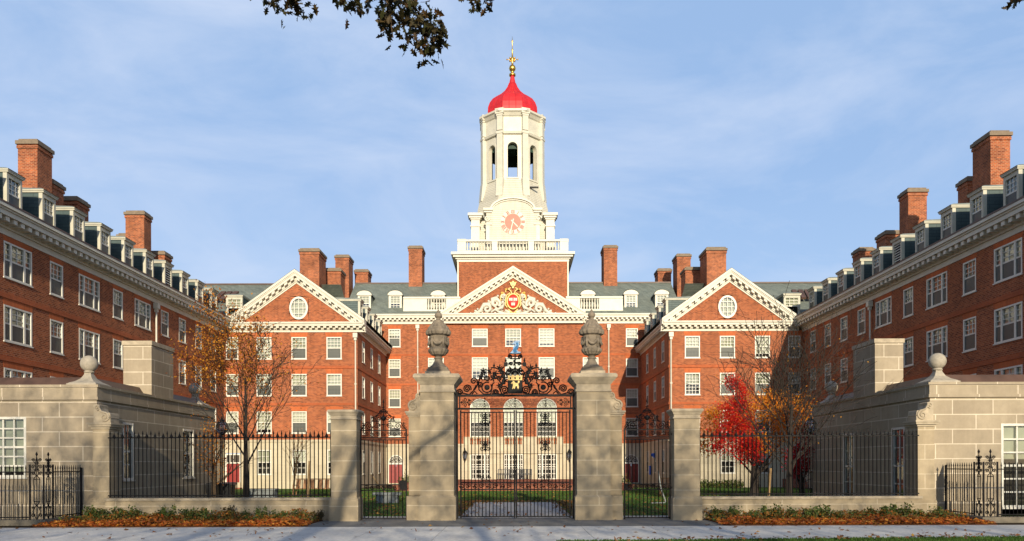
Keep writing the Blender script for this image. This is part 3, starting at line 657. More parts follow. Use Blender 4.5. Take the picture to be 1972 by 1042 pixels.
bm_ = baluster_mesh(.6, .085, 'limestone')
for u in (-3.15, 0, 3.15):
    for k in range(8): link('baluster', bm_, PC(u - .83 + k * .237, 3.72, .07), bo)
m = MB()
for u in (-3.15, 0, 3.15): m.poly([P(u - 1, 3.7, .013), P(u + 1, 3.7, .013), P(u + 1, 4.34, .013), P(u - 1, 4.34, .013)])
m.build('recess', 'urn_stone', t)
for u in (-3.15, 0, 3.15): add_window(t, P, 0, u, .43, (1.86, 2.37, 5, 5), style='triple', lintel=False, blind=0, casing=.09, bar=.055, name='garden_door')
for s in (-1, 1):
    du = s * 11.1; d = MB()
    bx(d, P, du - .72, du - .66, .1, 1.98, -.02, .12); bx(d, P, du + .66, du + .72, .1, 1.98, -.02, .12); bx(d, P, du - .66, du + .66, 1.86, 2.02, -.03, .12)
    for k in range(1, 8): q = pi * k / 8; d.tube([P(du + .16 * cos(q), 2.0 + .16 * sin(q), .06), P(du + .68 * cos(q), 2.0 + .71 * sin(q), .06)], .024, 4)
    for rr in (.2, .5): d.tube([P(du + rr * cos(pi * k / 10), 2.0 + rr * 1.05 * sin(pi * k / 10), .055) for k in range(11)], .022, 4)
    for k in range(10): q0, q1 = pi * k / 10, pi * (k + 1) / 10; ext(d, P, [(du + .72 * cos(q0), 1.99 + .76 * sin(q0)), (du + .72 * cos(q1), 1.99 + .76 * sin(q1)), (du + .64 * cos(q1), 1.99 + .67 * sin(q1)), (du + .64 * cos(q0), 1.99 + .67 * sin(q0))], -.02, .12)
    do = d.build('door', 'white_win', t)
    d = MB(); d.poly([P(du + .7 * cos(pi * k / 12), 1.98 + .75 * sin(pi * k / 12), .1) for k in range(13)]); d.build('fanlight', 'inside', do)
    for q in (-1, 1):
        d = MB(); x0, x1 = sorted([du + q * .015, du + q * .66]); bx(d, P, x0, x1, .1, 1.86, .08, .13)
        for (h0, h1) in ((.1, .5), (.6, .95), (1.05, 1.42), (1.5, 1.7)): bx(d, P, x0 + .1, x1 - .1, .1 + h0, .1 + h1, .05, .081)
        d.build('door_leaf', 'door_red', do)
for z in (9.3, 12.1):
    m = MB(); bx(m, P, -12, 12, z, z + .2, -.045, .05); m.build('string_course', 'band', t)
m = MB(); cornice(m, P, -16, -6.6, 15.1, 15.95, .62, .42); cornice(m, P, 6.6, 16, 15.1, 15.95, .62, .42); PC2 = PF(YM - .28); cornice(m, PC2, -6.6, 6.6, 15.1, 15.95, .62, .42); m.build('cornice', 'white', t)
m = MB(); raking(m, PC2, -6.75, 16.1, 0, 20.35, .98, .62, .44, d1=.6); raking(m, PC2, 6.75, 16.1, 0, 20.35, .98, .62, .44, d1=.6); m.build('raking_cornice', 'white', t)
m = MB(); m.poly([PC2(-6.6, 15.9, .05), PC2(6.6, 15.9, .05), PC2(0, 20.1, .05)]); m.build('gable_wall', 'brick', t)
m = MB()
for s in (-1, 1): m.poly([(s * 6.7, YM - .8, 16.12), (0, YM - .8, 20.37), (0, YM + 6, 20.37), (s * 6.7, YM + 6, 16.12)])
m.poly([(-16, YM - .3, 15.96), (16, YM - .3, 15.96), (16, 79, 20.2), (-16, 79, 20.2)]); m.poly([(-16, 79, 20.2), (16, 79, 20.2), (16, 86, 15.96), (-16, 86, 15.96)])
for s in (-1, 1): m.poly([(s * 16, YM - .3, 15.96), (s * 16, 79, 20.2), (s * 16, 86, 15.96)]); m.poly([(s * 16, YM, 0), (s * 16, YM, 15.96), (s * 16, 86, 15.96), (s * 16, 86, 0)])
m.build('roof', 'slate', t)
m = MB(); m.box(-16, 16, 78.9, 79.1, 20.17, 20.3); m.build('ridge_cap', 'copper', t)
for s in (-1, 1):
    for x in (14.2, 11.25, 7.15): add_dormer(t, (s * x, 74.35, 16.45), 0, 1.25, 1.55, 3.2, 'arched')
    chimney(t, *sorted([s * 9.15, s * 10.5]), 78.4, 80.6, 17, 23.9)
    chimney(t, *sorted([s * 16.35, s * 17.7]), 77.6, 79.6, 13, 22.8)
    chimney(t, *sorted([s * 15.3, s * 16.7]), 82.2, 84, 13, 22.5)
    # roof parapet with balusters
    b = MB(); PB_ = PF(YM + .25)
    xa, xb = sorted([s * 5.0, s * 10.4])
    o1, o2 = sorted([s * 6.35, s * 8.15])
    bx(b, PB_, xa, xb, 16.15, 16.5, 0, .35); bx(b, PB_, xa, o1, 16.5, 17.55, .03, .32); bx(b, PB_, o2, xb, 16.5, 17.55, .03, .32); bx(b, PB_, xa, xb, 17.55, 17.72, -.05, .4)
    bo = b.build('balustrade', 'white', t); bm2 = baluster_mesh(1.05, .115, 'white')
    for k in range(7): link('baluster', bm2, PB_(o1 + .13 + k * .257, 16.5, .17), bo)
    downpipe(t, P, s * 9.0, .4, 14.5, 15.0)
# carved shield group in the pediment
def scroll(cu, cz, r, turns, a0, dirn, P, d, rad, mb, n=26, mi=0, shrink=.18):
    pts = []
    for i in range(n + 1):
        q = i / n; rr = r * (1 - (1 - shrink) * q); a = a0 + dirn * 2 * pi * turns * q; pts.append(P(cu + rr * cos(a), cz + rr * sin(a), d))
    mb.tube(pts, [rad * (1 - .35 * i / n) for i in range(n + 1)], 6, mi); return pts
def acanthus(mb, P, u, z, r, rot=0, d=0, th=.03, lobes=5):
    pts = [(u + r * (.62 + .38 * cos(lobes * a)) * cos(a + rot), z + r * (.62 + .38 * cos(lobes * a)) * sin(a + rot)) for a in [2 * pi * k / (lobes * 4) for k in range(lobes * 4)]]
    for i in range(len(pts)):
        j = (i + 1) % len(pts)
        q0 = [P(*pts[i], d - th / 3), P(*pts[j], d - th / 3)]; mb.poly([P(u, z, d - th), *q0]); mb.poly([P(u, z, d + th), *q0])
PE = lambda u, z, d: (u, YM - .28 + d, z)
m = MB()
E = lambda cx, cy: ((cx - 981) / 8.964 / 20.5, 1.8 + (895 - 530 - cy / 8.964) / 20.5)
for s in (-1, 1):
    Q = lambda u, z, d: PE(-s * u, z, d)      # drawn for the left half
    for (cx, cy, r, a0, dr_, tn) in [(680, 485, 80, -.8, 1, 1.3), (530, 580, 75, 2.6, -1, 1.3), (330, 650, 36, 2.0, -1, 1.1), (800, 370, 34, 0, 1, 1.2)]:
        u, z = E(cx, cy); scroll(u, z, r / 184, tn, a0, dr_, Q, -.08, .17 if r > 50 else .11, m)
    for pts in ([(250, 665), (330, 672), (420, 610), (480, 500), (570, 490), (600, 560)], [(600, 640), (700, 570), (620, 500), (620, 410), (690, 390), (740, 440), (750, 520)], [(690, 600), (790, 560), (840, 470)], [(700, 615), (770, 650), (850, 675), (930, 650)], [(840, 600), (900, 640), (940, 650)]):
        m.tube([Q(*E(*p), -.06) for p in pts], [.09 + .10 * sin(pi * i / (len(pts) - 1)) for i in range(len(pts))], 6)
    for (cx, cy, r) in [(250, 662, 15), (370, 585, 13), (450, 655, 13), (560, 450, 15), (670, 650, 13), (718, 360, 15), (590, 470, 14), (690, 605, 13), (800, 470, 20), (830, 350, 22)]:
        u, z = E(cx, cy); p = Q(u, z, -.08); m.sphere(p, r / 125, 8, 5)
    for (cx, cy, r, ro) in [(700, 440, 40, 0), (640, 450, 36, .5), (560, 520, 34, .2), (520, 640, 34, .8), (450, 620, 30, .1), (380, 640, 26, .4), (760, 500, 36, .3), (820, 430, 40, .6), (840, 380, 34, 0), (790, 620, 30, .5), (850, 640, 34, .2), (610, 590, 30, .9)]:
        u, z = E(cx, cy); acanthus(m, Q, u, z, r / 175, ro, -.10, .10, 5)
cr = m.build('carved_scrollwork', 'white', t, smooth=True)
m = MB(); u0, z0 = E(981, 455)
m.tube([PE(u0 + .56 * cos(2 * pi * k / 28), z0 + .70 * sin(2 * pi * k / 28), -.12) for k in range(29)], .085, 6)
for s in (-1, 1):
    Q = lambda u, z, d: PE(-s * u, z, d)
    for pts in ([(880, 560), (850, 520), (850, 440), (870, 350), (930, 310)], [(960, 330), (940, 270), (890, 240), (850, 270), (860, 300)], [(770, 440), (760, 380), (790, 320), (830, 310)], [(900, 590), (950, 640), (975, 660)], [(940, 640), (900, 680)], [(940, 220), (900, 240), (850, 250)]):
        m.tube([Q(*E(*p), -.11) for p in pts], .07, 6)
    for (cx, cy, r) in [(790, 310, 20), (860, 250, 18), (930, 660, 16), (940, 130, 12)]:
        u, z = E(cx, cy); m.sphere(Q(u, z, -.12), r / 150, 8, 5)
for (h0, h1, ww) in [(190, 120, .34), (230, 190, .14)]:
    _, za_ = E(981, h0); _, zb_ = E(981, h1); ext(m, PE, [(-ww * .55, za_), (ww * .55, za_), (ww, zb_), (ww * .5, zb_ - .08), (0, zb_ + .12), (-ww * .5, zb_ - .08), (-ww, zb_)], -.2, 0)
m.build('gilt_frame', 'goldpaint', t, smooth=False)
m = MB(); m.lathe([(.001, .16), (.3, .12), (.5, .03), (.52, 0)], n=24, caps=False)
for i in range(len(m.v)): x, y, z = m.v[i]; m.v[i] = PE(u0 + x, z0 + y * 1.28, -z - .06)
sh = m.build('shield', 'redpaint', t, smooth=True)
m = MB()
for (bx_, bz_) in ((-.22, .17), (.22, .17), (0, -.27)):
    for q in (-1, 1): x0, x1 = sorted([u0 + bx_ + q * .012, u0 + bx_ + q * .165]); bx(m, PE, x0, x1, z0 + bz_ - .13, z0 + bz_ + .13, -.25, -.15)
m.build('open_book', 'white', sh)

# ------------------------------------------------------------------ clock tower
T = thing('clock_tower', 'white octagonal bell tower with a red dome and a round clock', 'tower', (0, 81.4, 16))
TY = 81.4
P = PF(76.0)
m = MB(); m.box(-5.42, 5.42, 76.0, 86.8, 15, 21.6); m.build('brick_base', 'brick', T)
m = MB()
for s in (-1, 1): m.box(min(s * 5.43, s * 5.30), max(s * 5.43, s * 5.30), 75.97, 76.05, 17.6, 21.6)
for (z0, z1, pr) in ((21.6, 21.85, .05), (21.85, 22.0, .18), (22.0, 22.2, .40), (22.2, 22.45, .58)): m.box(-5.42 - pr, 5.42 + pr, 76 - pr, 86.8 + pr, z0, z1)
m.build('cornice', 'white', T)
m = MB(); m.box(-5.3, 5.3, 76.1, 86.7, 22.455, 22.5); m.build('deck', 'lead', T)
for (Pq, a, b, endp) in ((PF(76.05), -5.4, 5.4, True), (PX(-1, 5.1), 76.35, 86.6, False), (PX(1, 5.1), 76.35, 86.6, False)):
    Pn = Pq if endp else None
    q = MB()
    if not endp:
        sg = -1 if Pq(0, 0, 0)[0] < 0 else 1; Pn = lambda u, z, d, sg=sg: (sg * (5.4 - d), u, z)
    posts = [a + .4, a + (b - a) * .335, a + (b - a) * .665, b - .4]
    bx(q, Pn, a, b, 22.5, 22.72, 0, .3); bx(q, Pn, a, b, 23.6, 23.78, -.05, .35)
    for c in posts: bx(q, Pn, c - (.4 if c in (posts[0], posts[-1]) else .28), c + (.4 if c in (posts[0], posts[-1]) else .28), 22.72, 23.6, -.02, .32); bx(q, Pn, c - .42, c + .42, 23.782, 23.84, -.07, .37)
    bo = q.build('balustrade', 'white', T); bb = baluster_mesh(.88, .10, 'white')
    for i in range(3):
        l0 = posts[i] + (.4 if i == 0 else .28); l1 = posts[i + 1] - (.4 if i == 2 else .28); n = 9
        for k in range(n): link('baluster', bb, Pn(l0 + (k + .5) * (l1 - l0) / n, 22.72, .15), bo)
OA = R(22.5); CO = 1 / cos(pi / 8)
# clock stage
m = MB(); m.lathe([(3.75 * CO, 22.5), (3.75 * CO, 27.0)], (0, TY, 0), 8, OA); m.box(-3.66, 3.66, TY - 3.15, TY + 3.15, 22.5, 26.3); m.build('clock_stage', 'clap', T)
m = MB()
for sx in (-1, 1):
    for sy in (-1, 1):
        cx, cy = sx * 3.72, TY + sy * 3.45
        m.box(cx - .42, cx + .42, cy - .42, cy + .42, 22.5, 25.5); m.box(cx - .50, cx + .50, cy - .50, cy + .50, 25.5, 25.62); m.box(cx - .42, cx + .42, cy - .42, cy + .42, 25.62, 26.2)
        for (z0, z1, g) in ((26.2, 26.35, .08), (26.35, 26.55, .2), (26.55, 26.8, .32)): m.box(cx - .42 - g, cx + .42 + g, cy - .42 - g, cy + .42 + g, z0, z1)
m.lathe([(3.85 * CO, 26.25), (4.0 * CO, 26.5), (4.1 * CO, 26.75), (3.7 * CO, 26.95)], (0, TY, 0), 8, OA)
m.lathe([(3.80 * CO, 25.5), (3.86 * CO, 25.55), (3.80 * CO, 25.62)], (0, TY, 0), 8, OA, caps=False)
m.build('corner_pilaster', 'white', T)
PCk = PF(76.95)
m = MB(); hwk = 2.62
pts = [(-hwk, 22.5), (hwk, 22.5), (hwk, 26.95)] + [(1.95 * cos(q) * 1.0, 26.95 + .95 * sin(q)) for q in [pi * k / 14 for k in range(15)]] + [(-hwk, 26.95)]
ext(m, PCk, pts, 0, 1.2); m.build('clock_wall', 'clap', T)
m = MB()
def archband(g0, g1, d0):
    r0 = lambda q: ((1.95 + g0) * cos(q), 26.95 + (.95 + g0) * sin(q)); r1 = lambda q: ((1.95 + g1) * cos(q), 26.95 + (.95 + g1) * sin(q))
    for k in range(14): q0, q1 = pi * k / 14, pi * (k + 1) / 14; ext(m, PCk, [r0(q0), r0(q1), r1(q1), r1(q0)], d0, 1.25)
archband(0, .14, -.10); archband(.14, .30, -.25)
for s in (-1, 1):
    x0, x1 = sorted([s * 2.05, s * 2.85]); bx(m, PCk, x0, x1, 26.72, 26.9, -.12, 1.2); bx(m, PCk, x0 - .05, x1 + .05, 26.9, 27.12, -.26, 1.2)
    x0, x1 = sorted([s * 2.05, s * 2.72]); bx(m, PCk, x0, x1, 25.5, 25.62, -.08, .1)
    x0, x1 = sorted([s * 2.3, s * 2.66]); bx(m, PCk, x0, x1, 22.5, 25.5, -.03, .1)
    scroll(s * 2.55, 26.15, .28, 1.2, 0, s, PCk, -.02, .09, m)
m.build('arched_pediment', 'white', T)
cz = 25.78
ck = MB(); ck.lathe([(1.22, 0), (1.22, .05)], n=48)
for i in range(len(ck.v)): x, y, z = ck.v[i]; ck.v[i] = PCk(x, cz + y, -z)
clock = ck.build('clock', 'white', T)
d_ = MB(); d_.lathe([(.80, 0), (.80, .02)], n=48)
for i in range(len(d_.v)): x, y, z = d_.v[i]; d_.v[i] = PCk(x, cz + y, -.052 - z)
d_.build('dial', 'coral', clock)
rom = ['XII', 'I', 'II', 'III', 'IIII', 'V', 'VI', 'VII', 'VIII', 'IX', 'X', 'XI']
for hnum, txt in enumerate(rom):
    nm = MB(); wds = {'I': .095, 'V': .19, 'X': .19}; tot = sum(wds[c] for c in txt); x = -tot / 2; ang = -2 * pi * hnum / 12
    def T2(px, pz, ang=ang): rr = 1.015 + pz; return (rr * -sin(ang) + px * cos(ang), cz + rr * cos(ang) + px * sin(ang))
    for ch in txt:
        wch = wds[ch]; c = x + wch / 2
        def stroke(xa, za, xb, zb, th=.07):
            q = [T2(xa - th / 2, za), T2(xa + th / 2, za), T2(xb + th / 2, zb), T2(xb - th / 2, zb)]; ext(nm, PCk, q, -.07, -.052)
        if ch == 'I': stroke(c, -.18, c, .18)
        if ch == 'V': stroke(c, -.18, c - .07, .18, .075); stroke(c + .002, -.18, c + .07, .18, .05)
        if ch == 'X': stroke(c - .06, -.18, c + .06, .18, .075); stroke(c + .06, -.18, c - .06, .18, .05)
        x += wch
    nm.build('numeral', 'coral', clock)
for (ang, ln, tl, wd, dd) in ((136, .78, .22, .085, -.105), (193, 1.10, .3, .075, -.135)):
    h_ = MB(); a = R(ang); dx, dz = sin(a), cos(a); nx, nz = cos(a), -sin(a)
    q = [(-dx * tl - nx * wd * .8, cz - dz * tl - nz * wd * .8), (-dx * tl + nx * wd * .8, cz - dz * tl + nz * wd * .8), (nx * wd * .5, cz + nz * wd * .5), (dx * ln * .75 + nx * wd * .7, cz + dz * ln * .75 + nz * wd * .7), (dx * ln, cz + dz * ln), (dx * ln * .75 - nx * wd * .7, cz + dz * ln * .75 - nz * wd * .7), (-nx * wd * .5, cz - nz * wd * .5)]
    ext(h_, PCk, q, dd, dd + .025); h_.build('clock_hand', 'white', clock)
# flared octagon and belfry
m = MB(); m.lathe([(3.62 * CO, 26.9), (3.60 * CO, 27.9), (3.45 * CO, 28.6), (3.18 * CO, 29.5), (3.0 * CO, 30.3), (2.95 * CO, 30.5)], (0, TY, 0), 8, OA); m.build('flared_base', 'clap', T)
m = MB(); inner = MB()
for k in range(8):
    th = R(45 * k)
    def Pk(u, z, d, th=th): y = -(2.95 - d); return (u * cos(th) - y * sin(th), TY + u * sin(th) + y * cos(th), z)
    hwf = 2.95 * math.tan(pi / 8); ho = .5
    wall_grid(m, Pk, -hwf, hwf, 30.45, 35.1, [(-ho, ho, 30.75, 34.3)], .45); arch_fill(m, Pk, -ho, ho, 33.8, 34.3, .45)
    Pi = lambda u, z, d: Pk(u, z, .45); wall_grid(inner, Pi, -hwf * .84, hwf * .84, 30.45, 35.1, [(-ho, ho, 30.75, 33.8)], 0)
    bx(m, Pk, -.62, .62, 30.6, 30.75, -.08, .3)
    for s in (-1, 1): x0, x1 = sorted([s * .5, s * .64]); bx(m, Pk, x0, x1, 30.75, 33.8, -.05, .1)
    for j in range(10): q0, q1 = pi * j / 10, pi * (j + 1) / 10; ext(m, Pk, [(.5 * cos(q0), 33.8 + .5 * sin(q0)), (.5 * cos(q1), 33.8 + .5 * sin(q1)), (.66 * cos(q1), 33.8 + .66 * sin(q1)), (.66 * cos(q0), 33.8 + .66 * sin(q0))], -.05, .1)
    bx(m, Pk, -.7, .7, 35.85, 36.5, -.02, .1)
m.build('belfry', 'white', T)
inner.lathe([(2.5 * CO, 35.05), (2.5 * CO, 35.1)], (0, TY, 0), 8, OA); inner.build('belfry_ceiling', 'belfry_green', T)
m = MB()
for k in range(8):
    a = R(45 * k + 22.5); rr = 3.02 * CO
    for (z0, z1, g) in ((28.8, 30.6, .36), (30.6, 35.1, .30), (35.1, 35.35, .38), (35.45, 36.9, .30), (36.9, 37.1, .36), (37.1, 37.62, .46)):
        fl = .18 if z0 == 28.8 else 0
        b0 = Vector(((rr + fl) * cos(a), TY + (rr + fl) * sin(a), z0)); b1 = Vector((rr * cos(a), TY + rr * sin(a), z1))
        ux = Vector((cos(a), sin(a), 0)); uy = Vector((-sin(a), cos(a), 0))
        m.hexa([b0 - ux * g - uy * g, b0 + ux * g * .55 - uy * g, b0 + ux * g * .55 + uy * g, b0 - ux * g + uy * g, b1 - ux * g - uy * g, b1 + ux * g * .55 - uy * g, b1 + ux * g * .55 + uy * g, b1 - ux * g + uy * g])
m.build('pilaster', 'white', T)
m = MB(); m.lathe([(2.9 * CO, 35.06), (3.15 * CO, 35.1), (3.22 * CO, 35.3), (2.98 * CO, 35.42), (2.98 * CO, 36.85), (3.1 * CO, 36.95), (3.25 * CO, 37.2), (3.4 * CO, 37.3), (3.4 * CO, 37.5), (2.7 * CO, 37.75)], (0, TY, 0), 8, OA); m.build('entablature', 'white', T)
m = MB(); m.lathe([(2.62, 37.5), (2.66, 37.75), (2.72, 38.2), (2.68, 38.7), (2.5, 39.2), (2.18, 39.65), (1.72, 40.0), (1.24, 40.32), (.84, 40.7), (.54, 41.15), (.36, 41.6), (.26, 42.05), (.20, 42.4)], (0, TY, 0), 8, OA); 
prof = [(2.63, 37.6), (2.72, 38.2), (2.69, 38.7), (2.5, 39.2), (2.18, 39.65), (1.72, 40.0), (1.24, 40.32), (.84, 40.7), (.54, 41.15), (.36, 41.6)]
for k in range(8):
    for f_ in (0, .333, .667):
        a0_, a1_ = OA + k * pi / 4, OA + (k + 1) * pi / 4
        m.tube([((rr * cos(a0_)) * (1 - f_) + rr * cos(a1_) * f_, TY + (rr * sin(a0_)) * (1 - f_) + rr * sin(a1_) * f_, zz) for rr, zz in prof], .028 if f_ else .04, 4)
dm = m.build('dome', 'red', T)
m = MB(); m.lathe([(.20, 42.35), (.34, 42.42), (.34, 42.6), (.16, 42.72), (.14, 42.85), (.30, 43.0), (.36, 43.2), (.30, 43.42), (.12, 43.58), (.1, 43.8), (.17, 44.0), (.2, 44.2), (.09, 44.4), (.06, 45.0), (.1, 45.15), (.04, 45.3), (.04, 45.9), (.1, 46.05), (.03, 46.2), (.005, 46.6)], (0, TY, 0), 12)
fi = m.build('finial', 'gold', T, smooth=True)
m = MB()
for s in (-1, 1): m.tube([(0, TY, 44.15), (s * .3, TY, 44.12), (s * .52, TY, 44.15)], [.07, .05, .03], 6); m.sphere((s * .56, TY, 44.15), .08); m.sphere((s * .24, TY, 44.3), .1); m.sphere((s * .24, TY, 43.98), .1)
m.build('cross_arm', 'gold', fi, smooth=True)
m = MB(); m.box(1.55, 2.6, TY - 3.0, TY - 2.6, 29.75, 29.83); m.build('bracket_lamp', 'shutter_dark', T)

# ------------------------------------------------------------------ gate piers and urns
GX, GY = 0.06, 25.7
PG = lambda u, z, d: (GX + u, GY + d, z)
def pier_block(m, x0, x1, y0, y1, base, capb, capt, ov, mi=0):
    m.box(x0 - .06, x1 + .06, y0 - .06, y1 + .06, 0, base - .06, mi)
    m.hexa([(x0 - .06, y0 - .06, base - .06), (x1 + .06, y0 - .06, base - .06), (x1 + .06, y1 + .06, base - .06), (x0 - .06, y1 + .06, base - .06), (x0 - .002, y0 - .002, base), (x1 + .002, y0 - .002, base), (x1 + .002, y1 + .002, base), (x0 - .002, y1 + .002, base)], mi)
    m.box(x0, x1, y0, y1, base, capb, mi)
def pier_cap(m, x0, x1, y0, y1, z0, z1, ov):
    h = z1 - z0; m.box(x0 - .04, x1 + .04, y0 - .04, y1 + .04, z0, z0 + h * .12)
    m.box(x0 - .01, x1 + .01, y0 - .01, y1 + .01, z0 + h * .12, z0 + h * .42)
    def fr(a, b, g0, g1): m.hexa([(x0 - g0, y0 - g0, a), (x1 + g0, y0 - g0, a), (x1 + g0, y1 + g0, a), (x0 - g0, y1 + g0, a), (x0 - g1, y0 - g1, b), (x1 + g1, y0 - g1, b), (x1 + g1, y1 + g1, b), (x0 - g1, y1 + g1, b)])
    fr(z0 + h * .42, z0 + h * .62, .03, ov * .55); fr(z0 + h * .62, z0 + h * .78, ov * .6, ov * .95); fr(z0 + h * .78, z0 + h * .92, ov, ov); fr(z0 + h * .92, z1, ov, ov * .8)
def console(mb, P, u0, z0, w, h, flip, d0, d1):
    """S-shaped scroll bracket: high at u0, low volute at u0 + flip*w"""
    f = flip; pts = [(u0, z0), (u0 + f * w, z0)]
    pts += [(u0 + f * w * (1 - .06 + .06 * cos(a)), z0 + h * .28 + h * .26 * sin(a)) for a in [-pi / 2 + pi * k / 6 for k in range(3, 7)]]
    pts += [(u0 + f * w * .62, z0 + h * .52), (u0 + f * w * .42, z0 + h * .62), (u0 + f * w * .34, z0 + h * .8), (u0 + f * w * .36, z0 + h * .95), (u0 + f * w * .2, z0 + h), (u0, z0 + h * .97)]
    ext(mb, P, pts, d0, d1)
    for d in (d0 - .01,):
        scroll(u0 + f * w * .66, z0 + h * .29, h * .26, 1.6, pi / 2, -f, P, d, h * .055, mb); scroll(u0 + f * w * .2, z0 + h * .82, h * .15, 1.3, -pi / 2, f, P, d, h * .045, mb)
        mb.tube([P(u0 + f * w * .66, z0 + h * .55, d), P(u0 + f * w * .46, z0 + h * .62, d), P(u0 + f * w * .36, z0 + h * .78, d)], h * .045, 6)
    for k in range(5): q = k / 4; mb.tube([P(u0 + f * w * (.99 - .3 * q), z0 + h * (.28 + .26 * sin(pi * .5 * q)), d0), P(u0 + f * w * (.99 - .3 * q), z0 + h * (.28 + .26 * sin(pi * .5 * q)), d1)], h * .04, 5)
UP = [(.32, .10), (.31, .17), (.23, .23), (.16, .32), (.125, .42), (.15, .45), (.15, .48), (.11, .50), (.13, .53), (.24, .57), (.325, .66), (.345, .74), (.30, .78), (.275, .82), (.285, .92), (.30, 1.06), (.315, 1.16), (.30, 1.19), (.40, 1.23), (.425, 1.30), (.41, 1.37), (.36, 1.40), (.35, 1.44), (.27, 1.52), (.20, 1.60), (.17, 1.66), (.08, 1.69), (.075, 1.73), (.12, 1.78), (.13, 1.83), (.10, 1.88), (.05, 1.91), (.045, 1.95), (.005, 2.0)]
for s in (-1, 1):
    side = 'left' if s < 0 else 'right'
    xa, xb = sorted([GX + s * 1.99, GX + s * 3.075])
    t = thing('gate_pier', 'tall stone gate pier on the %s of the main gate, %s' % (side, 'mostly in shade' if s < 0 else 'with a sunlit lower face'), 'gate pier', ((xa + xb) / 2, 25.75, 0), 'tall gate piers')
    m = MB(); pier_block(m, xa, xb, 25.2, 26.3, .81, 4.17, 4.74, .21); m.build('shaft', 'pier_stone', t)
    m = MB(); pier_cap(m, xa, xb, 25.2, 26.3, 4.16, 4.74, .21); m.box(xa + .14, xb - .14, 25.34, 26.16, 4.74, 4.86); m.build('cap', 'stone', t)
    ya, yb = sorted([GX + s * 3.08, GX + s * 3.49]); m = MB(); m.box(ya, yb, 25.50, 26.1, .8, 3.38)
    m.box(min(ya, yb - .41), yb, 25.30, 26.16, 0, .79) if s > 0 else m.box(ya - .05, yb, 25.30, 26.16, 0, .79)
    m.build('buttress', 'pier_stone', t)
    m = MB(); 
    for (z0, z1, g) in ((3.38, 3.44, .03), (3.44, 3.50, .08), (3.50, 3.56, .11)): x0, x1 = sorted([GX + s * 3.085, GX + s * (3.49 + g)]); m.box(x0, x1, 25.50 - g, 26.1 + g, z0, z1)
    console(m, PF(25.5), GX + s * 3.085, 3.56, .40, .62, s, 0, .45); m.build('console', 'stone', t)
    u = thing('stone_urn', 'dark carved stone urn on top of the %s gate pier' % side, 'urn', ((xa + xb) / 2, 25.75, 4.86), 'urns on the gate piers')
    cx = (xa + xb) / 2; cy = 25.75
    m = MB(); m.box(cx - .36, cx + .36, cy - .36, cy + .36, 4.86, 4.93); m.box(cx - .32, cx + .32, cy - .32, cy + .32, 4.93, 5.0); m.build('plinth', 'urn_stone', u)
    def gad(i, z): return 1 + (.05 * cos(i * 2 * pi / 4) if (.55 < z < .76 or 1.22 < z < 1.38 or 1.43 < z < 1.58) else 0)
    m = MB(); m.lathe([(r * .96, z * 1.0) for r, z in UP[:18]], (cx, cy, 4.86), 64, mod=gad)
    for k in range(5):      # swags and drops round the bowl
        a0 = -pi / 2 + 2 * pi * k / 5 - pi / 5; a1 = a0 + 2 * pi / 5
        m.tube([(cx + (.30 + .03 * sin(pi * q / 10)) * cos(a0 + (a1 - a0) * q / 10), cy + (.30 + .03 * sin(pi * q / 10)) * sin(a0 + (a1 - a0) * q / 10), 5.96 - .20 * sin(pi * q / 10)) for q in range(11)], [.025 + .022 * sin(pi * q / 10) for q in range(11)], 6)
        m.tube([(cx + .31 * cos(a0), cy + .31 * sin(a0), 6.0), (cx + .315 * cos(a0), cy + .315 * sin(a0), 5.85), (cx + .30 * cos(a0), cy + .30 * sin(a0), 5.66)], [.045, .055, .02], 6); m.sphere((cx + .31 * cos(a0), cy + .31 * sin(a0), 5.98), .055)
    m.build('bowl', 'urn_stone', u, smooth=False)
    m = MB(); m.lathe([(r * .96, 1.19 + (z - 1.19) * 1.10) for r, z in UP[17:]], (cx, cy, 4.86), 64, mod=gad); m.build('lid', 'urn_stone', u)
    # small piers
    xa, xb = sorted([GX + s * 5.10, GX + s * 5.92]); t = thing('side_pier', 'short capped stone pier between the %s side gate and the fence' % side, 'gate pier', ((xa + xb) / 2, 25.35, 0), 'short stone piers')
    m = MB(); pier_block(m, xa, xb, 25.0, 25.7, .76, 3.3, 3.56, .1); m.build('shaft', 'pier_stone', t)
    m = MB(); pier_cap(m, xa, xb, 25.0, 25.7, 3.27, 3.58, .10); m.build('cap', 'stone', t)

# ------------------------------------------------------------------ main iron gate
def spiral_pts(cu, cz, r, turns, a0, dr_, n=22, shrink=.12):
    return [(cu + r * (1 - (1 - shrink) * i / n) * cos(a0 + dr_ * 2 * pi * turns * i / n), cz + r * (1 - (1 - shrink) * i / n) * sin(a0 + dr_ * 2 * pi * turns * i / n)) for i in range(n + 1)]
def wire(mb, P, pts, r=.013, d=0, n=4): mb.tube([P(u, z, d) for u, z in pts], r, n)
def sscroll(mb, P, u0, z0, u1, z1, r, d=0, rad=.012, flip=1):
    """C-scroll with volutes at both ends between two points"""
    dx, dz = u1 - u0, z1 - z0; ln = sqrt(dx * dx + dz * dz); a = math.atan2(dz, dx); nx, nz = -dz / ln * flip, dx / ln * flip
    c0 = (u0 + nx * r, z0 + nz * r); c1 = (u1 + nx * r, z1 + nz * r)
    A = spiral_pts(*c0, r, 1.5, math.atan2(-nz, -nx), -flip)[::-1]; B = spiral_pts(*c1, r, 1.5, math.atan2(-nz, -nx), flip); wire(mb, P, A + B, rad, d)
ov = thing('iron_overthrow', 'black wrought iron overthrow above the main gate with leafy scrolls, shield and blue crest', 'ironwork', (GX, GY, 3.6))
m = MB()
bx(m, PG, -1.96, 1.96, 4.05, 4.12, -.04, .04); bx(m, PG, -1.98, 1.98, 3.62, 3.68, -.04, .04)
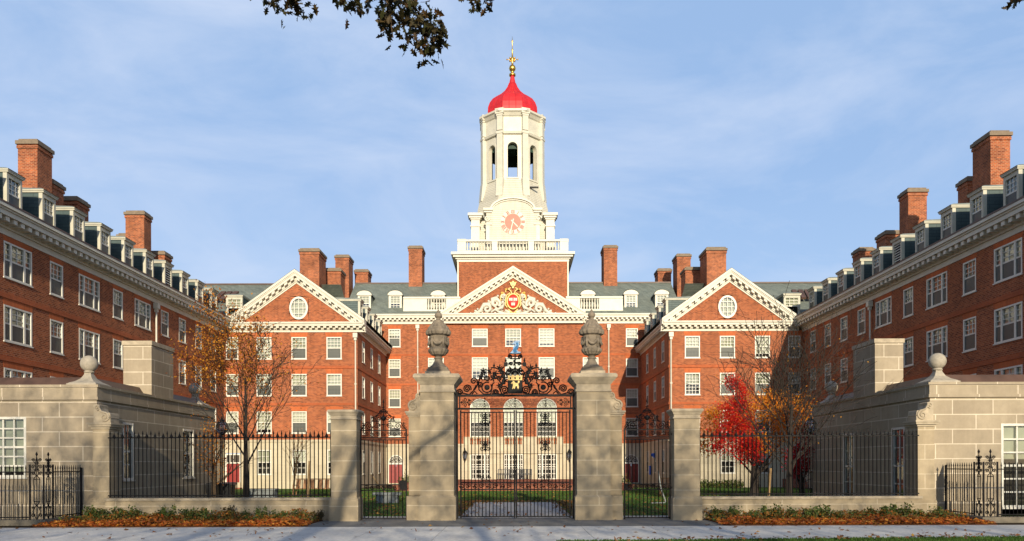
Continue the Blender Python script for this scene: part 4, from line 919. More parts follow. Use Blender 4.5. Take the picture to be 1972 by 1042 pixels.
for s in (-1, 1): bx(m, PG, s * 1.92 - .03, s * 1.92 + .03, .02, 4.2, -.03, .03); bx(m, PG, s * 1.83 - .02, s * 1.83 + .02, 3.68, 4.05, -.02, .02)
m.build('rail', 'iron', ov)
# inscription panel: three fine rows between rails, too small to read in the photograph
m = MB()
for z in (3.73, 3.79, 3.82, 3.88, 3.91, 3.97): bx(m, PG, -1.4, 1.4, z - .006, z + .006, -.008, .008)
rr = random.Random(5)
for z in (3.73, 3.82, 3.91):
    u = -1.38
    while u < 1.36:
        if rr.random() < .86: bx(m, PG, u, u + .010, z + .006, z + .054, -.006, .006); 
        if rr.random() < .5: bx(m, PG, u, u + .032, z + .024, z + .034, -.005, .005)
        u += .036
m.build('inscription_panel', 'iron', ov)
m = MB()
for u in (-1.0, 0, 1.0):
    for z in (3.72, 3.80, 3.89, 3.98): acanthus(m, PG, u, z + .01, .05, .4, -.03, .02, 4)
for s in (-1, 1):
    Q = lambda u, z, d, s=s: PG(s * u, z, d)
    for (cu, cz_, r, a0, dr_) in ((1.66, 3.77, .075, 0, 1), (1.66, 3.95, .075, 0, -1), (1.52, 3.78, .045, pi, -1), (1.52, 3.94, .045, pi, 1), (1.76, 3.86, .03, 0, 1)): wire(m, Q, spiral_pts(cu, cz_, r, 1.4, a0, dr_), .012)
    wire(m, Q, [(1.83, 3.86), (1.4, 3.86)], .01); wire(m, Q, [(1.6, 3.86), (1.48, 3.93), (1.38, 3.86), (1.48, 3.79), (1.6, 3.86)], .01); acanthus(m, Q, 1.77, 3.86, .06, 0, 0, .02, 4)
m.build('frieze_scrolls', 'iron', ov)
GC = lambda cx, cy: (-(cx - 725) / 380.4, 6.166 - cy / 380.4)     # left-half crest drawing, u grows outwards
for s in (-1, 1):
    Q = lambda u, z, d, s=s: PG(s * u, z, d)
    m = MB()
    for (cx, cy, r, a0, dr_, tn) in [(205, 610, 46, -.6, 1, 1.7), (122, 705, 52, -.4, 1, 2.2), (22, 752, 44, -.3, 1, 2.0), (375, 582, 38, 3.6, -1, 1.8), (522, 580, 34, 3.3, -1, 1.7), (592, 722, 52, 3.6, -1, 2.1), (475, 752, 40, -.5, 1, 2.0), (285, 650, 36, 3.9, 1, 1.6), (372, 690, 66, 1.2, 1, .92), (665, 308, 28, 3.6, -1, 1.6), (672, 395, 24, 3.6, -1, 1.5), (652, 470, 26, 3, 1, 1.5), (690, 515, 18, 2, -1, 1.4)]:
        u, z = GC(cx, cy); wire(m, Q, spiral_pts(u, z, r / 380.4, tn, pi - a0, -dr_, 28, .1 if tn > 1 else .9), .022)
    for pts in ([(-5, 778), (70, 760), (150, 780), (230, 700), (270, 610), (330, 480)], [(265, 640), (270, 720), (330, 775), (420, 770), (440, 650), (465, 625)], [(200, 720), (220, 700), (235, 660)], [(180, 775), (215, 740), (250, 770)], [(430, 770), (540, 775), (640, 760)], [(520, 690), (560, 775)], [(420, 448), (455, 440), (490, 450), (540, 460), (580, 440), (600, 400), (640, 395)], [(610, 520), (640, 540), (640, 760)], [(650, 272), (640, 300), (670, 330), (725, 330)], [(640, 540), (690, 470), (725, 450)], [(650, 430), (700, 480), (725, 500)]): wire(m, Q, [GC(*p) for p in pts], .022)
    for cx, y0, y1 in ((461, 380, 520), (608, 318, 430)):
        wire(m, Q, [GC(cx, y0), GC(cx, y1)], .012); u, z = GC(cx, y0 + 36); m.sphere(Q(u, z, 0), .035, 8, 5, 0, (1, 1, 1.4)); u, z = GC(cx, y0 + 62); bx(m, Q, u - .055, u + .055, z - .012, z + .012, -.02, .02)
    u, z = GC(608, 405); bx(m, Q, u - .06, u + .06, z - .05, z + .05, -.03, .03)
    m.build('scrollwork', 'iron', ov)
    m = MB()
    for (cx, cy, r, rot) in [(325, 478, 30, .3), (318, 520, 27, 1), (300, 560, 32, .6), (345, 500, 18, 0), (398, 478, 30, .2), (410, 510, 22, .8), (480, 520, 34, .5), (455, 548, 30, .1), (448, 580, 32, .7), (530, 440, 30, .4), (548, 480, 32, .9), (570, 520, 36, .2), (610, 520, 32, .6), (590, 575, 36, .4), (600, 610, 28, 1), (555, 640, 36, .8), (520, 665, 26, .1), (540, 690, 20, .5)]:
        u, z = GC(cx, cy); acanthus(m, Q, u, z, r / 380.4 * 1.5, rot, 0, .05, 5)
    for pts in ([(520, 430), (545, 490), (590, 560), (575, 630), (530, 680)], [(325, 470), (310, 520), (285, 580)], [(480, 500), (450, 580)]): m.tube([Q(*GC(*p), 0) for p in pts], .042, 6)
    u, z = GC(372, 690); m.sphere(Q(u, z, 0), .09, 14, 8, 0, (1, .4, 1))
    m.build('leafwork', 'iron', ov)
m = MB(); bx(m, PG, -.20, .20, GC(0, 272)[1], GC(0, 264)[1], -.03, .03); bx(m, PG, -.016, .016, GC(0, 540)[1], GC(0, 270)[1], -.016, .016)
for (cx, cy, r, rot, l) in [(725, 300, 36, 0, 4), (725, 345, 22, .4, 4), (725, 385, 42, 0, 3), (690, 385, 20, 0, 4), (760, 385, 20, 0, 4), (725, 490, 40, pi / 2, 3), (695, 505, 20, 0, 4), (755, 505, 20, 0, 4), (725, 445, 18, 0, 4)]: u, z = GC(cx, cy); acanthus(m, PG, u, z, r / 360, rot, -.01, .04, l)
m.build('leafwork', 'iron', ov)
m = MB(); z0, z1 = GC(0, 765)[1], GC(0, 540)[1]; bx(m, PG, -.225, .225, z0, z1 - .10, -.06, -.03); bx(m, PG, -.26, .26, z0 - .015, z0 + .02, -.07, .0); shp = m.build('shield_plate', 'iron', ov)
m = MB(); zb = GC(0, 603)[1]; zt_ = GC(0, 540)[1]
ext(m, PG, [(-.225, zb), (.225, zb), (.24, zt_), (.13, zt_ - .03), (.09, zt_ + .015), (0, zt_ - .03), (-.09, zt_ + .015), (-.13, zt_ - .03), (-.24, zt_)], -.075, -.061); cb = m.build('gold_band', 'goldpaint', shp)
for u in (-.155, 0, .155): m = MB(); bx(m, PG, u - .022, u + .022, zb + .03, zb + .10, -.08, -.0755); m.build('mark', 'iron', shp)
lion = [(690, 700), (700, 660), (688, 640), (672, 655), (680, 632), (698, 622), (690, 608), (712, 612), (722, 632), (738, 640), (758, 636), (762, 612), (776, 606), (782, 626), (772, 640), (762, 646), (766, 664), (772, 700), (762, 716), (752, 700), (748, 676), (728, 680), (722, 704), (708, 716), (706, 690), (700, 706), (688, 716)]
m = MB(); ext(m, PG, [((cx - 725) / 380.4, GC(0, cy)[1]) for cx, cy in lion], -.078, -.0605); m.build('gold_animal', 'goldpaint', shp)
drg = [(660, 262), (688, 236), (704, 214), (697, 190), (716, 168), (728, 156), (722, 148), (704, 152), (684, 149), (700, 136), (712, 120), (738, 108), (762, 104), (790, 106), (792, 120), (772, 128), (780, 146), (774, 174), (756, 200), (750, 224), (768, 242), (800, 250), (786, 263), (740, 266), (700, 266)]
m = MB(); ext(m, PG, [((cx - 725) / 380.4, GC(0, cy)[1]) for cx, cy in drg], -.05, .05)
m.tube([PG((cx - 725) / 380.4, GC(0, cy)[1], 0) for cx, cy in [(730, 255), (722, 226), (738, 196), (754, 168), (750, 136), (728, 130)]], [.085, .075, .07, .06, .065, .045], 8)
m.build('crest', 'blue', ov, smooth=False)
m = MB()
for s in (-1, 1): wire(m, PG, [((c - 725) * s / 380.4, GC(0, y)[1]) for c, y in [(805, 262), (812, 230), (800, 195), (775, 190)]], .006)
m.build('crest_wire', 'iron', ov)
# the two leaves
barm = {}
def bar_mesh(h, r=.0125, spike=False):
    k = (h, r, spike)
    if k not in barm:
        m = MB(); m.tube([(0, 0, 0), (0, 0, h)], r, 4)
        if spike == 'spear': m.lathe([(.016, h - .0), (.013, h + .03), (.055, h + .06), (.05, h + .085), (.018, h + .16), (.002, h + .24)], n=6); m.sphere((0, 0, h + .02), .026, 6, 4)
        elif spike: m.lathe([(r, h), (r * 1.5, h + .03), (.003, h + .14)], n=5)
        barm[k] = m.data('bar', 'iron')
    return barm[k]
for s in (-1, 1):
    side = 'left' if s < 0 else 'right'
    t = thing('gate_leaf', '%s leaf of the closed black iron main gate' % side, 'gate', (GX + s * .92, GY, .05), 'leaves of the main gate')
    Q = lambda u, z, d, s=s: PG(s * u, z, d); m = MB()
    for u in (.03, 1.80): bx(m, Q, u - .024, u + .024, .05, 3.60, -.024, .024)
    for z in (.09, .985, 1.215, 3.53): bx(m, Q, .03, 1.80, z - .018, z + .018, -.02, .02)
    m.build('frame', 'iron', t)
    for k in range(14): link('bar', bar_mesh(3.44, .0145), Q(.03 + 1.77 * (k + 1) / 15, .09, 0), t)
    m = MB()
    for k in range(4):
        c = .22 + k * .45; wire(m, Q, spiral_pts(c, 1.1, .085, 1.6, pi, -1), .012); wire(m, Q, spiral_pts(c + .2, 1.1, .085, 1.6, 0, -1), .012); wire(m, Q, [(c - .09, 1.1), (c + .1, 1.02), (c + .29, 1.1)], .01)
    m.build('scroll_band', 'iron', t)
    uo = .99
    def knot(z, h):
        m = MB()
        for (du, dz, a0, dr_) in ((-.11, h * .62, 0, 1), (.11, h * .62, pi, -1), (-.11, -h * .5, 0, -1), (.11, -h * .5, pi, 1)): wire(m, Q, spiral_pts(uo + du, z + dz, .075, 1.5, a0, dr_), .0125)
        for (dz, r, l) in ((h * .55, .09, 3), (h * .15, .12, 4), (-h * .2, .10, 4), (-h * .6, .08, 3), (h * .9, .06, 3)): acanthus(m, Q, uo, z + dz, r, pi / 2, -.01, .03, l)
        wire(m, Q, [(uo, z - h * 1.1), (uo, z + h * 1.1)], .018); m.build('ornament', 'iron', t)
    knot(3.30, .19); knot(2.42, .17)
    m = MB()
    for du in (-.10, .10): wire(m, Q, spiral_pts(uo + du, 1.34, .085, 1.7, 0 if du > 0 else pi, 1 if du > 0 else -1), .0125)
    wire(m, Q, [(uo - .19, 1.24), (uo, 1.27), (uo + .19, 1.24)], .012)
    m.build('ornament', 'iron', t)
    if s > 0:
        m = MB(); bx(m, PG, -.05, .09, .62, .74, -.06, .05); m.build('lock', 'iron', t)
for s in (-1, 1):
    side = 'left' if s < 0 else 'right'; uc = s * 4.29
    t = thing('side_gate', 'narrow black iron %s side gate with a scrolled crest' % side, 'gate', (GX + uc, GY, 0), 'narrow side gates')
    Q = lambda u, z, d, uc=uc: PG(uc + u, z, d - .35); m = MB(); hw = .74
    for u in (-hw, hw): bx(m, Q, u - .022, u + .022, .02, 2.98, -.022, .022)
    for z in (.07, .98, 1.16, 2.62, 2.69, 2.93): bx(m, Q, -hw, hw, z - .016, z + .016, -.02, .02)
    m.build('frame', 'iron', t)
    for k in range(11): link('bar', bar_mesh(2.55, .0145), Q(-hw + 2 * hw * (k + 1) / 12, .07, 0), t)
    m = MB()
    for k in range(4):
        c = -.55 + k * .37
        for z in (1.07, 2.81): wire(m, Q, spiral_pts(c, z, .075, 1.6, pi, -1), .012); wire(m, Q, spiral_pts(c + .17, z, .075, 1.6, 0, -1), .012)
    for q in (-1, 1):
        for (cu, cz_, r, a0, dr_) in ((.46, 3.07, .125, pi, 1), (.66, 3.05, .085, 0, -1), (.20, 3.10, .10, 0, -1), (.15, 3.33, .11, -pi / 2, 1), (.30, 3.25, .07, pi, -1), (.08, 3.52, .06, 0, 1)): wire(m, lambda u, z, d, q=q: Q(q * u, z, d), spiral_pts(cu, cz_, r, 1.7, a0, dr_), .013)
        wire(m, lambda u, z, d, q=q: Q(q * u, z, d), [(.72, 2.96), (.55, 3.2), (.38, 3.2), (.30, 3.36), (.16, 3.46), (.02, 3.62)], .014)
        for (cu, cz_) in ((.34, 3.36), (.12, 3.1), (.66, 3.16), (.22, 3.22)): acanthus(m, lambda u, z, d, q=q: Q(q * u, z, d), cu, cz_, .06, 0, 0, .025, 4)
    wire(m, Q, [(0, 2.93), (0, 3.85)], .014); m.sphere(Q(0, 3.32, 0), .085, 10, 6)
    for z, r in ((3.55, .07), (3.68, .06), (3.12, .07)): acanthus(m, Q, 0, z, r, pi / 2, 0, .03, 4)
    m.build('crest', 'iron', t); m = MB(); m.lathe([(.02, 0), (.03, .03), (.002, .14)], Q(0, 3.82, 0), 6); m.build('finial', 'iron', t)
    m = MB(); x = hw - .2; bx(m, Q, x - .02 if s < 0 else -hw, hw if s < 0 else -hw + .1, 1.0, 1.3 if s < 0 else 1.15, -.04, .03); m.build('lock_box', 'iron', t)

# ------------------------------------------------------------------ low walls and fences
for s in (-1, 1):
    side = 'left' if s < 0 else 'right'
    xa, xb = sorted([GX + s * 5.99, s * 13.3])
    t = thing('low_stone_wall', 'low pale stone wall under the %s fence, behind the planting bed' % side, 'wall', ((xa + xb) / 2, 25.55, 0), 'low stone walls')
    m = MB(); m.box(xa, xb, 25.32, 25.8, 0, .30); m.box(xa, xb, 25.36, 25.76, .30, .66); m.build('wall_body', 'pier_stone', t)
    m = MB(); m.box(xa, xb, 25.31, 25.81, .66, .74); m.build('coping', 'stone', t)
    t = thing('iron_fence', 'black spear topped iron fence on the %s low wall' % side, 'fence', ((xa + xb) / 2, 25.55, .74), 'spear topped fences')
    Q = PF(25.55); m = MB(); bx(m, Q, xa, xb, 2.70, 2.74, -.018, .018); bx(m, Q, xa, xb, .80, .84, -.018, .018); m.build('rail', 'iron', t)
    n = 55
    for k in range(n): link('picket', bar_mesh(1.92, .017, 'spear') if k % 2 else bar_mesh(2.06, .017, True), Q(xa + (xb - xa) * (k + .5) / n, .76, 0), t)
    # low fence in front of the lodge
    t = thing('low_iron_fence', 'low black iron fence with scrolled corner posts before the %s stone lodge' % side, 'fence', (s * 15.5, 23.7, 0), 'low lodge fences')
    QF = lambda u, z, d, s=s: (s * u, 23.7 + d, z); QS = lambda u, z, d, s=s: (s * (14.3 + d), u, z)
    m = MB(); xa2, xb2 = sorted([s * 14.15, s * 19.5]); m.box(xa2, xb2, 23.5, 23.95, 0, .17); x0, x1 = sorted([s * 14.15, s * 14.5]); m.box(x0, x1, 23.951, 25.85, 0, .17); m.build('kerb', 'kerb', t)
    m = MB()
    for z in (.24, 1.62): bx(m, QF, 14.72, 19.5, z - .016, z + .016, -.016, .016); bx(m, QS, 24.2, 25.8, z - .016, z + .016, -.016, .016)
    for u in (14.3, 14.72): bx(m, QF, u - .02, u + .02, .17, 1.85, -.02, .02)
    bx(m, QS, 24.16, 24.2, .17, 1.85, -.02, .02); bx(m, QS, 25.76, 25.8, .17, 1.75, -.02, .02)
    m.build('rail', 'iron', t)
    for k in range(38): link('picket', bar_mesh(1.53, .0145, True), QF(14.84 + .123 * k, .17, 0), t)
    for k in range(12): link('picket', bar_mesh(1.53, .0145, True), QS(24.32 + .125 * k, .17, 0), t)
    for (Pq, u0, wdt) in ((QF, 14.51, .40), (QS, 23.94, .40)):
        m = MB(); q = wdt / .40
        for a in (-1, 1):
            S = lambda u, z, a=a: (u0 + a * u * q, z)
            for (cu, cz_, r, a0, dr_) in ((.095, 1.98, .055, 0, 1), (.11, 1.78, .062, pi, -1), (.11, 1.58, .055, 0, 1), (.10, .52, .05, 0, 1), (.11, .30, .06, pi, -1)): wire(m, Pq, [S(u - 0, z) for u, z in spiral_pts(cu, cz_, r, 1.5, a0, dr_)], .013)
            wire(m, Pq, [S(0, 2.08), S(.04, 1.9), S(.03, 1.7), S(.06, 1.58), S(.02, 1.5), S(.09, 1.42), S(.09, .72), S(.02, .60), S(.12, .42), S(.02, .2)], .014)
            acanthus(m, Pq, *S(.04, 1.9), .06, .3, 0, .02, 4); acanthus(m, Pq, *S(.05, 1.68), .06, .3, 0, .02, 4)
        wire(m, Pq, [(u0, .17), (u0, 2.14)], .013); m.lathe([(.015, 0), (.04, .06), (.003, .14)], Pq(u0, 2.10, 0), 6); wire(m, Pq, [(u0 - .09, 1.40), (u0 + .09, 1.40)], .012); wire(m, Pq, [(u0 - .09, .72), (u0 + .09, .72)], .012)
        m.build('ornamental_post', 'iron', t)

# ------------------------------------------------------------------ stone lodges
for s in (-1, 1):
    side = 'left' if s < 0 else 'right'
    t = thing('stone_lodge', 'flat roofed grey stone lodge on the %s with a square chimney block, %s' % (side, 'in shade' if s < 0 else 'partly sunlit'), 'lodge', (s * 18, 30, 0), 'stone lodges')
    XL, YF, YB = 13.85, 25.9, 36.0; P = lambda u, z, d, s=s: (s * u, YF + d, z); PS = PX(s, XL)
    fw = (17.0, 1.44, 1.6, 2.0) if s < 0 else (17.0, .34, 2.1, 2.78)
    if s > 0: fw = (17.26, .34, 2.1, 2.78)
    sw = [(28.0, 1.30, .78, 2.05), (33.2, 1.30, 1.1, 2.05)] if s < 0 else [(28.05, .35, .95, 2.75), (32.2, .35, 1.05, 2.7)]
    m = MB(); wall_grid(m, P, XL, 24, .55, 4.0, [hole(*fw)] if fw[1] > .55 else [(fw[0] - fw[2] / 2, fw[0] + fw[2] / 2, .55, fw[1] + fw[3])], .2)
    wall_grid(m, PS, YF, YB, .55, 4.0, [hole(*q) if q[1] > .55 else (q[0] - q[2] / 2, q[0] + q[2] / 2, .55, q[1] + q[3]) for q in sw], .2)
    m.poly([PS(YB, 0, 0), PS(YB, 4.5, 0), PS(YB, 4.5, 8), PS(YB, 0, 8)])
    m.build('wall', 'ashlar', t)
    m = MB()
    seg = [(XL - .05, fw[0] - fw[2] / 2), (fw[0] + fw[2] / 2, 24)] if fw[1] < .55 else [(XL - .05, 24)]
    for a, b in seg: bx(m, P, a, b, 0, .55, -.05, .2)
    ys = [YF + .2] + [v for q in sw if q[1] < .55 for v in (q[0] - q[2] / 2, q[0] + q[2] / 2)] + [YB]
    for i in range(0, len(ys), 2): bx(m, PS, ys[i], ys[i + 1], 0, .55, -.05, .2)
    m.build('stone_base', 'ashlar', t)
    m = MB(); bx(m, P, XL - .07, 24, 4.0, 4.10, -.07, .3); bx(m, P, XL - .03, 24, 4.10, 4.42, -.03, .3); bx(m, P, XL - .09, 24, 4.42, 4.50, -.09, .5)
    bx(m, PS, YF + .301, YB, 4.0, 4.10, -.07, .3); bx(m, PS, YF + .301, YB, 4.10, 4.42, -.03, .3); bx(m, PS, YF + .501, YB, 4.42, 4.50, -.09, .5)
    m.build('coping', 'ashlar', t)
    m = MB(); a, b = XL + .25, 24; m.hexa([P(a, 4.5, .25), P(b, 4.5, .25), P(b, 4.5, 10), P(a, 4.5, 10), P(a + .2, 4.8, .45), P(b, 4.8, .45), P(b, 4.8, 9.8), P(a + .2, 4.8, 9.8)]); m.build('roof', 'copper', t)
    add_window(t, P, 0, fw[0], fw[1], (fw[2], fw[3], 4, 6 if s < 0 else 6), name='window', lintel=False, blind=.35 if s > 0 else .95, bcol=3 if s < 0 else 1) if False else None
    wv = add_window(t, PF(YF), 0, s * fw[0], fw[1], (fw[2], fw[3], 4, 6), lintel=False, blind=.92 if s < 0 else .40, bcol=3 if s < 0 else 1, bar=.05)
    for q in sw: add_window(t, PS, FX(s), q[0], q[1], (q[2], q[3], 2, 4 if s < 0 else 4), lintel=False, blind=.5 if s < 0 else .35, bcol=3)
    # corner pilaster with console
    x0, x1 = sorted([s * 13.30, s * 13.84]); m = MB(); m.box(x0, x1, 25.62, 26.35, .6, 3.02); m.box(x0 - .05, x1 + (.0 if s < 0 else .05), 25.57, 26.4, 0, .6) if s > 0 else m.box(x0 - .05, x1 + .05, 25.57, 26.4, 0, .6)
    m.build('pilaster', 'pier_stone', t)
    m = MB()
    for (z0, z1, g) in ((3.02, 3.09, .04), (3.09, 3.16, .10), (3.16, 3.22, .13)): m.box(x0 - g, x1 + g, 25.62 - g, 26.4, z0, z1)
    console(m, lambda u, z, d, s=s: (s * u, 25.68 + d, z), 13.845, 3.22, .56, .62, -1, 0, .55); m.build('console', 'stone', t)
    m = MB(); x0, x1 = sorted([s * 13.84, s * 14.92]); m.box(x0, x1, 29.8, 31.7, 4.0, 6.42); m.build('chimney', 'ashlar', t)
    m = MB(); m.box(x0 - .04, x1 + .04, 29.76, 31.74, 6.42, 6.58); m.build('chimney_cap', 'stone', t)
    for (bxx, byy, wh) in ((14.4, 26.45, 'near'), (14.42, 35.3, 'far')):
        u = thing('ball_finial', 'grey stone ball finial on the %s end of the %s lodge parapet' % ('street' if wh == 'near' else 'courtyard', side), 'ball finial', (s * bxx, byy, 4.5), 'ball finials on the lodges')
        m = MB(); m.box(s * bxx - .5, s * bxx + .5, byy - .5, byy + .5, 4.5, 4.56); mm = MB(); mm.lathe([(.66, 0), (.62, .03), (.42, .10), (.26, .20), (.16, .34), (.14, .42)], (s * bxx, byy, 4.56), 4, pi / 4); m.lathe([(.15, 0), (.17, .03), (.13, .08)], (s * bxx, byy, 4.96), 16)
        b = len(m.v); m.v += mm.v; m.f += [tuple(i + b for i in f) for f in mm.f]; m.m += mm.m; m.build('pedestal', 'ball_stone', u)
        m = MB(); m.sphere((s * bxx, byy, 5.27), .28, 24, 14); m.build('ball', 'ball_stone', u, smooth=True)

# ------------------------------------------------------------------ lanterns
def wall_lantern(x, label):
    t = thing('wall_lantern', label, 'lantern', (x, YM - .12, 2.4), 'wall lanterns by the garden doors')
    y = YM - .45; m = MB(); m.tube([(x, YM - .02, 2.2), (x, YM - .3, 2.1), (x, y, 2.35)], .025, 5); m.lathe([(.06, 0), (.16, .02), (.16, .05)], (x, y, 2.35), 6); m.lathe([(.24, 0), (.16, .16), (.05, .24), (.03, .40), (.005, .5)], (x, y, 2.92), 6)
    for k in range(6): a = 2 * pi * k / 6; m.tube([(x + .15 * cos(a), y + .15 * sin(a), 2.38), (x + .22 * cos(a), y + .22 * sin(a), 2.93)], .012, 4)
    m.build('bracket', 'iron', t); m = MB(); m.lathe([(.13, 0), (.20, .52)], (x, y, 2.40), 6); m.build('lantern_glass', 'lampglass', t)
wall_lantern(-4.55, 'black wall lantern left of the three garden doors'); wall_lantern(5.25, 'black wall lantern right of the three garden doors')
for s, x, y in ((-1, -12.35, 33.0), (1, 12.75, 33.4)):
    side = 'left' if s < 0 else 'right'
    t = thing('post_lantern', 'round glass lantern on a thin iron post behind the %s fence' % side, 'lantern', (x, y, 0), 'round post lanterns')
    z = 3.42; m = MB(); m.tube([(x, y, 0), (x, y, z - .36)], .03, 6); 
    for k in range(5): a = pi * k / 5; m.tube([(x + .255 * cos(a) * cos(q), y + .255 * sin(a) * cos(q), z + .30 * sin(q)) for q in [2 * pi * i / 20 for i in range(21)]], .012, 4)
    for q in (-.4, .35): m.tube([(x + .26 * cos(q) * cos(a), y + .26 * cos(q) * sin(a), z + .3 * sin(q)) for a in [2 * pi * i / 16 for i in range(17)]], .012, 4)
    m.lathe([(.16, 0), (.05, .08), (.02, .2)], (x, y, z + .27), 8); m.lathe([(.03, -.08), (.14, 0)], (x, y, z - .27), 8)
    for (dx, dz, r) in ((.42, .1, .12), (.40, -.15, .09), (.6, .0, .07)): wire(m, PF(y), spiral_pts(x - s * dx, z + dz, r, 1.7, 0, 1), .012)
    m.build('lantern_cage', 'iron', t); m = MB(); m.sphere((x, y, z), .24, 16, 10, 0, (1, 1, 1.15)); m.build('globe', 'lampglass', t, smooth=True)

# ------------------------------------------------------------------ things in the court
def bench(x, y, w, rz, label):
    t = thing('garden_bench', label, 'bench', (x, y, 0)); b = MB()
    for k in range(4): b.box(x - w / 2, x + w / 2, y - .25 + k * .13, y - .14 + k * .13, .42, .46)
    b.build('seat', 'wood', t)
    b = MB()
    for k in range(int(w / .42)): xx = x - w / 2 + .05 + k * .42; b.hexa([(xx, y + .28, .46), (xx + .26, y + .28, .46), (xx + .26, y + .31, .46), (xx, y + .31, .46), (xx, y + .42, .95), (xx + .26, y + .42, .95), (xx + .26, y + .45, .95), (xx, y + .45, .95)])
    b.box(x - w / 2, x + w / 2, y + .40, y + .44, .96, 1.02); b.build('backrest', 'wood', t)
    for dx in (-w / 2 + .06, w / 2 - .06):
        for dy in (-.2, .3): b = MB(); b.box(x + dx - .035, x + dx + .035, y + dy - .035, y + dy + .035, 0, .62 if dy < 0 else .42); b.build('leg', 'wood', t)
        b = MB(); b.box(x + dx - .05, x + dx + .05, y - .27, y + .42, .62, .66); b.build('armrest', 'wood', t)
bench(-11.6, 45.5, 2.5, 0, 'weathered slatted wooden bench on the lawn by the left pavilion')
bench(9.4, 45.0, 1.9, 0, 'slatted wooden bench on the lawn seen through the right side gate')
t = thing('stone_bench', 'grey stone block bench on the leafy grass behind the left side gate', 'bench', (-6.0, 37.0, 0)); m = MB(); m.box(-6.65, -5.35, 36.75, 37.25, .38, .5); m.build('seat', 'planter', t)
m = MB(); m.box(-6.5, -5.5, 36.82, 37.18, 0, .379); m.build('base', 'planter', t)
t = tag(MB().build('x', 'wood') if False else (lambda m: (m.tube([(-7.75, 42.5, 1.25), (-6.55, 40.0, .35), (-6.4, 39.7, .02)], .04, 6), m.build('leaning_pole', 'stake'))[1])(MB()), 'thin wooden pole leaning over the lawn behind the stone bench', 'pole')
m = MB(); m.tube([(6.3, 35.6, .03), (6.9, 35.6, .04), (6.95, 35.6, .1), (6.75, 35.7, .7), (6.65, 35.8, 1.5)], .03, 6)
tag(m.build('bent_pipe', 'planter'), 'bent grey pipe standing on the grass behind the right side gate', 'pipe')
for i, (x, w_, lb) in enumerate([(-13.75, .62, 'larger black wheeled bin beside the left lodge'), (-13.0, .55, 'black wheeled bin nearer the red door')]):
    t = thing('wheeled_bin', lb, 'bin', (x, 35.4, 0), 'black wheeled bins'); m = MB(); a = w_ / 2
    m.hexa([(x - a * .85, 35.1, .08), (x + a * .85, 35.1, .08), (x + a * .85, 35.6, .08), (x - a * .85, 35.6, .08), (x - a, 35.0, .92), (x + a, 35.0, .92), (x + a, 35.7, .92), (x - a, 35.7, .92)]); m.build('body', 'bin', t)
    m = MB(); m.hexa([(x - a - .03, 34.97, .925), (x + a + .03, 34.97, .925), (x + a + .03, 35.73, .925), (x - a - .03, 35.73, .925), (x - a, 35.0, .99), (x + a, 35.0, .99), (x + a, 35.7, 1.04), (x - a, 35.7, 1.04)]); m.build('lid', 'bin', t)
    for d in (-a * .8, a * .8): m = MB(); m.tube([(x + d - .03, 35.62, .1), (x + d + .03, 35.62, .1)], .1, 10); m.build('wheel', 'bin', t)
t = thing('planter_box', 'grey rectangular planter on the grass below the left red door', 'planter', (-13.0, 41, 0)); m = MB(); m.box(-13.9, -12.5, 40.7, 41.3, 0, .5); m.box(-13.95, -12.45, 40.65, 41.35, .5, .58); m.build('box', 'planter', t)
m = MB(); m.box(-13.85, -12.55, 40.75, 41.25, .55, .585); m.build('earth_fill', 'mulch', t)
m = MB(); m.lathe([(.02, .02), (.15, .0), (.22, .1), (.22, .2), (.14, .29), (.03, .27), (.03, .36)], (-13.2, 36.6, 0), 20, mod=lambda i, z: 1 + .05 * cos(i * pi)); tag(m.build('pumpkin', 'wood', smooth=True), 'orange pumpkin on the ground beside the bins', 'pumpkin')
for x, lb in ((-.75, 'left black metal bench before the middle garden door'), (1.0, 'right black metal bench before the middle garden door')):
    t = thing('metal_bench', lb, 'bench', (x, 71.8, .43), 'black benches on the terrace'); m = MB(); m.box(x - .7, x + .7, 71.55, 72.0, .85, .9); m.build('seat', 'shutter_dark', t)
    m = MB()
    for k in range(9): m.box(x - .7 + k * .165, x - .62 + k * .165, 72.0, 72.04, .9, 1.35)
    m.box(x - .7, x + .7, 72.0, 72.05, 1.35, 1.4); m.build('backrest', 'shutter_dark', t)
    for dx in (-.64, .64):
        for dy in (71.6, 71.95): m = MB(); m.box(x + dx - .03, x + dx + .03, dy - .03, dy + .03, .43, .85); m.build('leg', 'shutter_dark', t)
m = MB(); y = 66.2; m.box(11.84, 11.95, y - .2, y + .2, 2.35, 2.75); m.sphere((11.8, y, 2.6), .14); tag(m.build('blue_lamp', 'bluelight'), 'small blue lamp box on the wall by the right red doors', 'lamp')
m = MB(); m.box(11.78, 11.94, y + 1.4, y + 1.75, .9, 1.6); m.box(11.76, 11.95, y + 1.36, y + 1.79, 1.6, 1.68); tag(m.build('blue_box', 'bluelight'), 'blue box fixed low on the wall by the right red doors', 'box')
for (x, y, lb) in ((11.7, 33, 'wooden tree stake beside the dark forked trunk'), (12.05, 36.5, 'wooden tree stake left of the bare tree'), (-9.55, 36.5, 'thick wooden stake right of the gold leaved tree'), (14.5, 37, 'wooden tree stake near the crimson shrub')):
    m = MB(); m.tube([(x - .12, y, 0), (x, y, 1.6 if x > 0 else 2.0)], .06, 6); tag(m.build('tree_stake', 'stake'), lb, 'stake', 'tree stakes')

